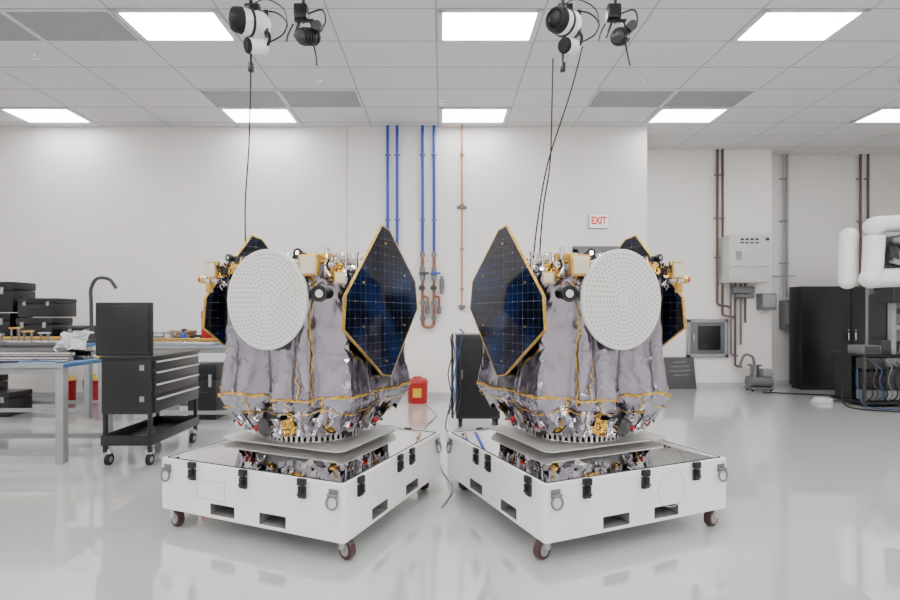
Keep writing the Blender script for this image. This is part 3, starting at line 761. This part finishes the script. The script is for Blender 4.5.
b = B(); b.tube([(7.75, Y3-.03, 2.6), (8.0, Y3-.03, 2.6), (8.4, Y3-.03, 2.6)], .012); b.done('wall_conduit', 'grey', label='thin horizontal grey conduit on the wall', cat='conduit')
# access hatch
rt = root('wall_hatch', 'stainless framed square pass-through hatch set in the wall', 'hatch', (6.1, Y2-.03, .70))
b = B()
for sx in (-1, 1): b.box((6.1+sx*.43, Y2-.03, 1.14), (.08, .06, .88), 0, .006)
for z in (.74, 1.54): b.box((6.1, Y2-.03, z), (.94, .06, .08), 0, .006)
b.done('hatch_frame', 'grey', rt)
B().box((6.1, Y2-.015, 1.14), (.80, .03, .74), 0, .003).done('hatch_door', 'mgrey', rt)
b = B(); b.box((6.14, Y2-.035, 1.15), (.52, .012, .56), 0, .003); b.done('hatch_window', 'black', rt)
b = B(); b.box((5.78, Y2-.05, 1.15), (.03, .04, .16), 0, .006); b.done('handle', 'chrome', rt)
# leaning dark board with chalk writing
rt = root('chalk_board', 'dark grey board with chalk scribbles leaning against the wall', 'board', (5.43, 11.6, 0))
R = Rx(-.2)
P = Vector((5.43, 11.68, .0))
B().box(P+R @ Vector((0, 0, .36)), (.68, .03, .72), 0, .004, R).done('board_panel', 'chalk', rt)
for k, (w, z) in enumerate(((.30, .60), (.42, .50), (.46, .40), (.34, .30))):
    pts = [P+R @ Vector((-w/2+w*i/14, -.018, z+.014*math.sin(i*2.3+k)+.02*(i/14))) for i in range(15)]
    b = B(); b.tube(pts, .004, seg=5, smooth=2); b.done('chalk_line', 'lgrey', rt)
# vacuum pump
rt = root('vacuum_pump', 'small grey metal pump with flanges standing on the floor', 'pump', (7.0, 11.5, 0))
b = B(); b.box((7.05, 11.45, .06), (.5, .3, .04), 0, .01); b.cyl((6.8, 11.45, .2), (7.3, 11.45, .2), .13); b.done('motor', 'mgrey', rt)
b = B(); b.cyl((6.95, 11.45, .3), (6.95, 11.45, .55), .09); b.cyl((6.95, 11.45, .55), (6.95, 11.45, .58), .14); b.done('flange', 'dsteel', rt)
b = B(); b.box((7.2, 11.45, .40), (.2, .22, .16), 0, .02); b.done('pump_head', 'grey', rt)
b = B(); b.tube([(6.95, 11.45, .57), (6.9, 11.45, .75), (6.75, 11.5, .78), (6.7, 11.6, .5)], .03, smooth=5); b.done('bellows', 'dsteel', rt)
for sx in (6.85, 7.25):
    for sy in (11.35, 11.55): b = B(); b.cyl((sx, sy, 0), (sx, sy, .05), .025); b.done('foot', 'black', rt)
# black cabinet
CX = 9.12
rt = root('storage_cabinet', 'tall black two-door metal cabinet against the wall', 'cabinet', (CX, 11.7, 0))
b = B(); b.box((CX, 11.7, 1.20), (2.2, .4, 2.24), 0, .01); b.box((CX, 11.7, .05), (2.1, .34, .1)); b.done('body', 'black', rt)
for sx in (-1, 1):
    d = B().box((CX+sx*.55, 11.49, 1.20), (1.07, .02, 2.2), 0, .006).done('door', 'black', rt)
    b = B(); b.box((CX+sx*.08, 11.46, 1.2), (.03, .03, .18), 0, .008); b.cyl((CX+sx*.08, 11.47, 1.34), (CX+sx*.08, 11.45, 1.34), .014); b.done('handle', 'chrome', d)
# ---- low black equipment chassis on the floor
EX0, EX1, EY0, EY1, EZ = 7.66, 9.3, 9.35, 10.15, .96
rt = root('equipment_chassis', 'low black electronics chassis packed with modules, fans and cables', 'equipment', ((EX0+EX1)/2, 9.75, 0))
b = B(); b.box(((EX0+EX1)/2, (EY0+EY1)/2, EZ-.02), (EX1-EX0, EY1-EY0, .04), 0, .006); b.box(((EX0+EX1)/2, (EY0+EY1)/2, .08), (EX1-EX0, EY1-EY0, .05), 0, .006); b.box(((EX0+EX1)/2, (EY0+EY1)/2+.15, .5), (EX1-EX0-.1, .4, .84)); b.done('chassis_body', 'black', rt)
for x in (EX0+.03, (EX0+EX1)/2, EX1-.03): b = B(); b.box((x, EY0+.03, .5), (.05, .05, .9), 0, .004); b.done('post', 'dgrey', rt)
for i, (x, z, w, h, m) in enumerate(((7.88, .8, .34, .2, 'dgrey'), (8.22, .82, .26, .16, 'mgrey'), (7.88, .5, .36, .3, 'black'), (8.22, .5, .26, .34, 'dgrey'), (7.88, .22, .34, .18, 'mgrey'), (8.22, .22, .24, .16, 'grey'))):
    b = B(); b.box((x, EY0+.14, z), (w, .22, h), 0, .01)
    for k in range(3): b.box((x-w*.25+k*w*.25, EY0+.028, z+h*.2), (w*.12, .012, h*.15))
    b.done('module', m, rt)
for x, z in ((7.80, .5), (7.97, .5)):
    b = B(); b.torus((x, EY0+.02, z), (0, 1, 0), .07, .012, seg=24); b.cyl((x, EY0+.03, z), (x, EY0+.01, z), .03); b.done('fan', 'maroon', rt)
for i in range(9):
    x = 7.72+.09*i
    b = B(); b.tube([(x, EY0+.06, .9-.05*(i % 3)), (x+.05, EY0-.04, .75-.04*(i % 4)), (x-.04+.02*(i % 3), EY0-.05, .5), (x+.08, EY0-.03, .25), (x+.03, EY0+.02, .12)], .011, smooth=5); b.done('cable', ['blackm', 'dgrey', 'bluec', 'blackm', 'mgrey'][i % 5], rt)
for c_, d_, m_, lab in (((7.87, 9.6, EZ+.08), (.34, .36, .16), 'mgrey', 'grey electronic test instrument on the chassis'), ((8.14, 9.60, EZ+.13), (.16, .3, .26), 'dgrey', 'dark electronic test instrument on the chassis')):
    boxunit('instrument_case', lab, 'instrument', c_, d_, m_, 'dgrey')
# ---- white padded tube fixture on a frame above
rt = root('lifting_fixture', 'large white tubular fixture with dark metal brackets on grey frame', 'equipment', (8.6, 9.6, EZ))
def roll(pts, r, m='white', sm=3):
    b = B(); b.tube(pts, r, seg=22, smooth=sm); b.done('padded_tube', m, rt)
roll([(7.83, 9.35, 3.32), (8.5, 9.35, 3.36), (9.2, 9.35, 3.38)], .15, sm=0)
roll([(7.79, 9.28, 3.10), (7.75, 9.28, 2.40)], .16, sm=0)
roll([(7.75, 9.28, 2.34), (8.3, 9.28, 2.36), (9.0, 9.33, 2.40)], .17, sm=0)
roll([(7.58, 9.62, 2.36), (7.58, 9.62, 2.8), (7.60, 9.62, 3.12)], .15, sm=0)
roll([(8.0, 9.5, 2.68), (8.3, 9.5, 2.72), (8.9, 9.5, 2.76)], .11, 'lgrey', 0)
for c_, r_ in (((7.81, 9.31, 3.28), .17), ((7.73, 9.28, 2.34), .18), ((7.60, 9.62, 3.16), .155), ((7.58, 9.62, 2.32), .155)):
    b = B(); b.sph(c_, r_); b.done('padded_joint', 'white', rt)
for c_, d_ in (((8.25, 9.4, 2.98), (.6, .25, .28)), ((8.50, 9.45, 2.08), (.7, .3, .3)), ((8.2, 9.40, 2.56), (.4, .2, .12)), ((8.1, 9.3, 2.80), (.16, .2, .26)), ((8.05, 9.6, 3.0), (.2, .3, .3))):
    b = B(); b.box(c_, d_, 0, .03, Ry(-.1)); b.done('joint_bracket', 'dgrey', rt)
for p0, p1, r_ in (((8.2, 9.2, 2.9), (8.4, 9.2, 3.1), .07), ((8.42, 9.25, 2.6), (8.42, 9.25, 3.1), .06), ((8.05, 9.22, 2.66), (8.3, 9.22, 2.60), .05), ((8.1, 9.2, 3.0), (8.1, 9.05, 3.0), .07)):
    b = B(); b.cyl(p0, p1, r_); b.done('actuator', 'steel', rt)
for x in (8.30, 9.0):
    for y in (9.5, 10.0): b = B(); b.box((x, y, (EZ+2.3)/2), (.09, .09, 2.3-EZ), 0, .006); b.done('frame_post', 'grey', rt)
for z in (2.1, 1.45):
    for y in (9.5, 10.0): b = B(); b.box((8.65, y, z), (.7, .07, .08)); b.done('frame_rail', 'grey', rt)
b = B(); b.box((8.60, 9.78, 1.60), (.70, .4, .95), 0, .02); b.done('control_unit', 'dgrey', rt)
for z in (1.3, 1.6, 1.9): b = B(); b.box((8.50, 9.56, z), (.36, .05, .2), 0, .01); b.done('module', 'mgrey', rt)
for pts in ([(8.2, 9.15, 2.95), (8.12, 9.12, 3.1), (8.3, 9.12, 3.15), (8.6, 9.12, 3.05)], [(8.3, 9.12, 2.55), (8.4, 9.05, 2.25), (8.6, 9.05, 2.4)], [(8.35, 9.1, 2.8), (8.25, 9.05, 2.4), (8.25, 9.15, 1.9), (8.28, 9.3, 1.5)], [(8.25, 9.15, 2.1), (8.22, 9.2, 1.8), (8.26, 9.25, 1.4)]):
    b = B(); b.tube(pts, .018, smooth=6); b.done('hose', 'black', rt)
cable([(7.60, 9.42, .7), (7.54, 9.35, .4), (7.56, 9.25, .1), (7.74, 9.15, .02), (8.4, 9.05, .02)], .011, 'dark blue data cable drooping from chassis to floor', 'bluec')
cable([(7.59, 9.7, .6), (7.46, 9.6, .2), (7.39, 9.4, .02), (7.5, 9.0, .02), (8.2, 8.8, .02)], .013, 'black cable drooping from chassis to floor')
# floor coil and cable
b = B()
for k in range(4): b.torus((7.30+.01*k, 9.9, .02+.018*k), (0, 0, 1), .17-.01*k, .012, seg=32)
b.done('cable_coil', 'lgrey', label='small coil of pale cable lying on the floor', cat='cable coil')
cable([(6.9, 11.1, .02), (7.3, 10.9, .02), (7.9, 10.7, .02), (8.6, 10.4, .02), (9.5, 10.3, .02)], .014, 'black cable lying across the glossy floor')

# ---------------------------------------------------------------- tool cart
rt = root('tool_cart', 'black metal rolling tool chest with drawers, lower tray and raised lid', 'tool cart', (-3.52, 6.3, 0))
x0, x1, y0, y1 = -3.80, -3.24, 5.74, 6.86
b = B(); b.box(((x0+x1)/2, (y0+y1)/2, .89), (x1-x0, y1-y0, .62), 0, .012); b.box(((x0+x1)/2, (y0+y1)/2, 1.212), (x1-x0+.03, y1-y0+.03, .03), 0, .006); b.done('chest_body', 'black', rt)
for z, h in ((1.13, .10), (1.00, .13), (.86, .14), (.68, .19)):
    d = B().box((x1+.008, (y0+y1)/2, z), (.016, y1-y0-.08, h-.012), 0, .004).done('drawer', 'black', rt)
    b = B(); b.box((x1+.03, (y0+y1)/2, z+h*.3), (.028, y1-y0-.14, .018), 0, .005); b.done('handle', 'lgrey', d, label='chrome drawer pull')
for x in (x0+.03, x1-.03):
    for y in (y0+.03, y1-.03): b = B(); b.box((x, y, .38), (.04, .04, .46), 0, .004); b.done('frame_post', 'black', rt)
b = B(); b.box(((x0+x1)/2, (y0+y1)/2, .24), (x1-x0, y1-y0, .02)); 
for x in (x0, x1): b.box((x, (y0+y1)/2, .29), (.012, y1-y0, .11), 0, .003)
for y in (y0, y1): b.box(((x0+x1)/2, y, .29), (x1-x0, .012, .11), 0, .003)
b.done('lower_tray', 'black', rt)
b = B(); b.box((-3.55, y0+.02, 1.53), (.64, .03, .60), 0, .012); b.box((-3.55, y0-.0, 1.53), (.56, .012, .52), 0, .004); b.done('lid', 'black', rt, label='raised black chest lid')
b = B(); b.tube([(x0, 6.05, 1.05), (x0-.05, 6.05, 1.05), (x0-.05, 6.6, 1.05), (x0, 6.6, 1.05)], .014); b.done('push_handle', 'steel', rt)
for z in (.75, 1.1): b = B(); b.box(((x0+x1)/2+.18, y0-.008, z), (.05, .014, .06), 0, .003); b.done('lid_clasp', 'grey', rt)
for x in (x0+.05, x1-.05):
    for y in (y0+.06, y1-.06):
        c = B().box((x, y, .155), (.07, .07, .05), 0, .004).done('caster', 'steel', rt)
        b = B(); b.cyl((x-.018, y, .065), (x+.018, y, .065), .064, seg=28); b.cyl((x-.022, y, .065), (x+.022, y, .065), .03, mi=1); b.done('wheel', ['blackm', 'grey'], c)

# ---------------------------------------------------------------- workbenches
def bench(lab, xa, xb, ya, yb, zt, mt, edge, leg='grey', bar=.12):
    rt = root('workbench', lab, 'workbench', ((xa+xb)/2, (ya+yb)/2, 0))
    B().box(((xa+xb)/2, (ya+yb)/2, zt-.025), (xb-xa, yb-ya, .05), 0, .006).done('bench_top', mt, rt)
    b = B(); b.box(((xa+xb)/2, ya-.004, zt-.025), (xb-xa, .012, .045)); b.done('edge_trim', edge, rt)
    b = B(); b.box(((xa+xb)/2, ya+.05, zt-.09), (xb-xa-.1, .05, .07)); b.done('apron', leg, rt)
    for x in (xa+.06, xb-.06):
        for y in (ya+.06, yb-.06): B().box((x, y, (zt-.05)/2), (.09, .09, zt-.05), 0, .006).done('leg', leg, rt)
    for y in (ya+.06, yb-.06): b = B(); b.box(((xa+xb)/2, y, bar), (xb-xa-.2, .05, .06)); b.done('cross_bar', leg, rt)
    return rt
bench('grey steel workbench with blue mat top and thick square legs', -6.4, -4.28, 5.82, 6.75, 1.14, 'bluet', 'grey')
bench('workbench with blue mat top along the wall', -8.8, -5.75, 8.4, 9.3, 1.22, 'bluet', 'bluet')
bench('workbench with blue mat top along the wall', -5.5, -3.3, 8.2, 9.1, 1.20, 'bluet', 'grey')
def case(lab, c, d, m='black', a=0., cat='case', name='equipment_case'):
    R = Rz(a); c = Vector(c)
    rt = root(name, lab, cat, (c.x, c.y, c.z-d[2]/2), a, True); orig[rt.name] = Vector((0, 0, -d[2]/2))
    b = B(); b.box((0, 0, -d[2]*.14), (d[0], d[1], d[2]*.72), 0, .02); b.done('case_body', m, rt)
    b = B(); b.box((0, 0, d[2]*.36), (d[0]*1.01, d[1]*1.01, d[2]*.27), 0, .02); b.done('lid', m, rt)
    for x in (-.3, .3): b = B(); b.box((x*d[0], -d[1]/2-.01, d[2]*.2), (.05, .02, d[2]*.22), 0, .004); b.done('clasp', 'grey', rt)
    b = B(); b.tube([(-.09, -d[1]/2, 0), (-.08, -d[1]/2-.03, 0), (.08, -d[1]/2-.03, 0), (.09, -d[1]/2, 0)], .009); b.done('handle', 'dgrey', rt)
case('black hard equipment case on the blue bench', (-6.9, 8.95, 1.43), (.62, .5, .42))
case('black hard equipment case stacked on another case', (-6.85, 8.95, 1.81), (.66, .5, .32))
case('wide black hard case on the blue bench', (-7.65, 8.95, 1.47), (.7, .5, .50))
case('wide black hard case stacked on another case', (-7.7, 8.95, 1.99), (.9, .5, .52))
case('black storage case under the bench', (-8.15, 8.85, .36), (.9, .6, .72))
case('black storage case under the bench', (-7.4, 8.75, .2), (.5, .5, .4))
case('grey storage box on the bench', (-4.75, 8.75, 1.32), (.30, .3, .24), 'lgrey', .1, 'box', 'storage_box')
case('brown cardboard box on the bench', (-4.42, 8.85, 1.31), (.28, .3, .22), 'cardboard', -.1, 'box', 'storage_box')
case('tall red metal toolbox on the bench', (-3.88, 8.75, 1.48), (.30, .3, .56), 'red', 0, 'toolbox', 'toolbox')
case('black bin under the bench', (-3.85, 8.5, .45), (.46, .5, .9), 'black', 0, 'box', 'storage_box')
case('white storage bin under the bench', (-4.7, 8.5, .3), (.5, .5, .6), 'lgrey', 0, 'box', 'storage_box')
case('small grey hard case on the blue bench', (-6.2, 9.0, 1.36), (.5, .4, .28), 'dgrey')
# stack of metal rails on the near bench
for k, (x, y, L, z, m) in enumerate(((-5.25, 6.1, 1.7, 1.165, 'alu'), (-5.2, 6.3, 1.7, 1.165, 'steel'), (-5.25, 6.2, 1.6, 1.215, 'alu'), (-5.2, 6.45, 1.6, 1.165, 'steel'), (-5.3, 6.28, 1.5, 1.265, 'dsteel'), (-5.2, 6.5, 1.6, 1.215, 'alu'), (-5.25, 6.45, 1.6, 1.265, 'steel'), (-5.3, 6.4, 1.5, 1.315, 'dsteel'))):
    b = B(); b.box((x, y, z), (L, .09, .008)); b.box((x, y-.04, z), (L, .01, .05)); b.box((x, y+.04, z), (L, .01, .05)); b.box((x, y, z-.02), (L, .09, .008))
    b.done('metal_rail', m, label='long slotted aluminium rail lying on the workbench', cat='rail', group='aluminium rails on the workbench')
for k, (x, y, z, h) in enumerate(((-4.94, 6.4, 1.345, .12), (-5.32, 6.42, 1.345, .18), (-5.50, 6.38, 1.345, .1), (-5.13, 6.38, 1.345, .14), (-5.68, 6.4, 1.345, .14))):
    rt = root('metal_fixture', 'small machined metal fixture with posts on the stacked rails', 'fixture', (x, y, z), group='machined fixtures on the rails')
    b = B(); b.box((x, y, z+.01), (.14, .12, .02), 0, .003); b.done('base_plate', 'steel', rt)
    for i in (-1, 1): b = B(); b.cyl((x+i*.045, y, z+.02), (x+i*.045, y, z+h), .012, seg=12); b.done('post', 'dsteel', rt)
    b = B(); b.box((x, y, z+h), (.13, .05, .02), 0, .003); b.done('bridge', 'gold' if k % 2 else 'steel', rt)
b = B(); b.patch((-4.70, 6.25, 1.24), (.36, 0, .02), (0, .16, .22), 24, 16, .05, 9)
b.done('plastic_wrap', 'plastic', label='crumpled heap of clear plastic wrap on the workbench', cat='plastic wrap')
def tray(x, y, z, L):
    rt = root('equipment_rail', 'long gold-edged metal rail lying on the back bench', 'rail', (x, y, z))
    B().box((x, y, z+.03), (L, .10, .05), 0, .005).done('rail_base', 'alu', rt); B().box((x, y-.06, z+.09), (L, .02, .05), 0, .004).done('rail_edge', 'gold', rt)
tray(-6.7, 8.47, 1.22, 1.5); tray(-4.45, 8.28, 1.2, 1.8)
# small bench clutter
def bottle(x, y, z, h, r, m, lab):
    rt = root('spray_bottle', lab, 'bottle', (x, y, z))
    b = B(); b.cyl((x, y, z), (x, y, z+h*.6), r, seg=16); b.cyl((x, y, z+h*.6), (x, y, z+h*.78), r, r*.35, seg=16); b.done('bottle_body', m, rt)
    b = B(); b.cyl((x, y, z+h*.78), (x, y, z+h*.88), r*.4, seg=12); b.box((x+r*.4, y, z+h*.93), (r*1.8, r*.7, h*.12), 0, .004); b.done('nozzle', 'dgrey', rt)
bottle(-5.38, 8.5, 1.2, .28, .045, 'lgrey', 'white plastic spray bottle standing on the bench')
bottle(-4.25, 8.45, 1.2, .26, .045, 'blue', 'blue plastic spray bottle standing on the bench')
bottle(-6.0, 8.65, 1.22, .28, .045, 'lgrey', 'white plastic spray bottle standing on the bench')
def pbin(x, y, z, m, lab):
    rt = root('parts_bin', lab, 'bin', (x, y, z))
    b = B(); b.box((x, y, z+.01), (.2, .24, .02)); b.box((x-.095, y, z+.07), (.01, .24, .14)); b.box((x+.095, y, z+.07), (.01, .24, .14)); b.box((x, y+.115, z+.07), (.2, .01, .14)); b.box((x, y-.115, z+.04), (.2, .01, .08)); b.done('bin_shell', m, rt)
    b = B()
    b.box((x-.03, y, z+.06), (.08, .14, .08), 0, .01, Rz(.4)); b.done('contents', 'steel', rt)
pbin(-5.17, 8.75, 1.2, 'yellow', 'yellow plastic parts bin with metal parts')
pbin(-4.15, 8.80, 1.2, 'dgrey', 'dark plastic parts bin with metal parts')
for x, y, m in ((-4.36, 6.55, 'yellow'), (-4.36, 5.90, 'dsteel')):
    b = B(); b.box((x, y, 1.152), (.12, .025, .022), 0, .006, Rz(1.2)); b.cyl((x+.02, y+.055, 1.152), (x+.04, y+.13, 1.152), .006, seg=8); b.done('hand_tool', m, label='small hand tool lying on the workbench edge', cat='tool')
rt = root('cable_spool', 'small spool of copper wire standing on the tool bench', 'spool', (-4.96, 8.52, 1.2))
b = B(); b.cyl((-5.00, 8.52, 1.29), (-4.92, 8.52, 1.29), .05); b.done('cable_winding', 'copper', rt)
for x in (-5.00, -4.92): b = B(); b.cyl((x-.006, 8.52, 1.29), (x+.006, 8.52, 1.29), .09); b.done('flange', 'dgrey', rt)
# gooseneck
rt = root('gooseneck_hose', 'curved dark gooseneck extraction arm rising from the bench', 'gooseneck', (-5.85, 8.6, 1.22))
b = B(); b.cyl((-5.85, 8.6, 1.22), (-5.85, 8.6, 1.27), .09); b.done('base', 'dgrey', rt)
b = B(); b.tube([(-5.85, 8.6, 1.26), (-5.86, 8.6, 1.9), (-5.86, 8.6, 2.12), (-5.76, 8.6, 2.29), (-5.56, 8.6, 2.28), (-5.44, 8.6, 2.13)], .028, smooth=8); b.done('gooseneck', 'dgrey', rt)
cable([(-4.9, 5.95, 1.15), (-5.0, 5.7, 1.1), (-4.98, 5.68, .6), (-5.02, 5.68, .2), (-5.1, 5.6, .02)], .01, 'black cable drooping off the workbench edge')
# waste cans
def can(x, y, r, h, lab):
    rt = root('waste_can', lab, 'waste can', (x, y, 0), group='red waste cans')
    b = B(); b.cyl((x, y, 0), (x, y, h*.8), r*.9, r, seg=32); b.torus((x, y, h*.8), (0, 0, 1), r, .012, seg=32); b.done('can_body', 'red', rt)
    b = B(); b.cyl((x, y, h*.8), (x, y, h*.92), r*1.02, r*.85, seg=32); b.cyl((x, y, h*.92), (x, y, h), r*.5, r*.4); b.done('can_lid', 'yellow' if x < -3 else 'red', rt)
    b = B(); b.box((x, y-r*.98, h*.42), (r*.8, .012, h*.34)); b.done('warning_label', 'yellow', rt)
can(-7.1, 9.75, .15, .55, 'red round waste can with yellow lid on the floor')
can(-6.62, 9.75, .15, .55, 'red round waste can with yellow lid on the floor')
can(-.47, 9.9, .2, .5, 'red waste bucket with yellow label against the wall')
# black rack behind the second satellite
rt = root('equipment_rack', 'plain upright black equipment rack with a few dark cables', 'rack', (.50, 7.95, 0))
b = B(); b.box((.54, 8.0, .76), (.66, .6, 1.26), 0, .012); b.done('rack_body', 'black', rt)
b = B(); b.box((.54, 7.69, .76), (.58, .02, 1.16), 0, .004); b.done('front_door', 'blackm', rt)
b = B(); b.box((.30, 7.67, .8), (.02, .02, .14), 0, .004); b.done('handle', 'dsteel', rt)
b = B(); b.box((.16, 7.75, .76), (.03, .03, 1.26), 0, .004); b.box((.16, 8.2, .76), (.03, .03, 1.26), 0, .004); b.box((.16, 8.0, 1.38), (.03, .45, .03)); b.box((.16, 8.0, .15), (.03, .45, .03)); b.done('side_frame', 'black', rt)
for x in (.28, .82):
    for y in (7.77, 8.23):
        b = B(); b.cyl((x-.02, y, .06), (x+.02, y, .06), .06); b.box((x, y, .12), (.05, .05, .06)); b.done('caster', 'blackm', rt)
for i in range(4):
    x = .12+.04*i
    b = B(); b.tube([(x, 7.74, 1.36-.03*(i % 3)), (x+.03, 7.66, 1.1), (x-.03+.02*(i % 4), 7.64, .8), (x+.03, 7.66, .45), (x-.02, 7.7, .2)], .008, smooth=5); b.done('rack_cable', ['blackm', 'dgrey', 'bluec', 'dgrey'][i % 4], rt)
cable([(.34, 7.9, 1.41), (.26, 7.70, 1.47), (.30, 7.6, 1.40), (.20, 7.58, .9), (.12, 7.56, .4), (.06, 7.5, .02), (.3, 7.2, .02)], .008, 'dark blue cable looped over the rack top and front', 'bluec')
cable([(-.3, 9.6, .012), (-.1, 8.6, .012), (-.25, 7.6, .012), (-.1, 6.6, .012), (.0, 5.6, .012), (.1, 5.0, .012), (.0, 4.5, .012)], .008, 'thin grey cable lying across the floor between the carts', 'grey')

# ---------------------------------------------------------------- world & camera
w = bpy.data.worlds.new('world'); w.use_nodes = True; S.world = w
w.node_tree.nodes['Background'].inputs['Color'].default_value = (.9, .95, 1, 1); w.node_tree.nodes['Background'].inputs['Strength'].default_value = .3
cam = bpy.data.cameras.new('camera'); co = bpy.data.objects.new('camera', cam); COL.objects.link(co)
co.location = (0, 0, 1.7); co.rotation_euler = (math.pi/2, 0, 0)
cam.sensor_width = 36; cam.lens = 20.6; cam.shift_x = 8/900; cam.shift_y = 14/900; cam.clip_start = .05
S.camera = co
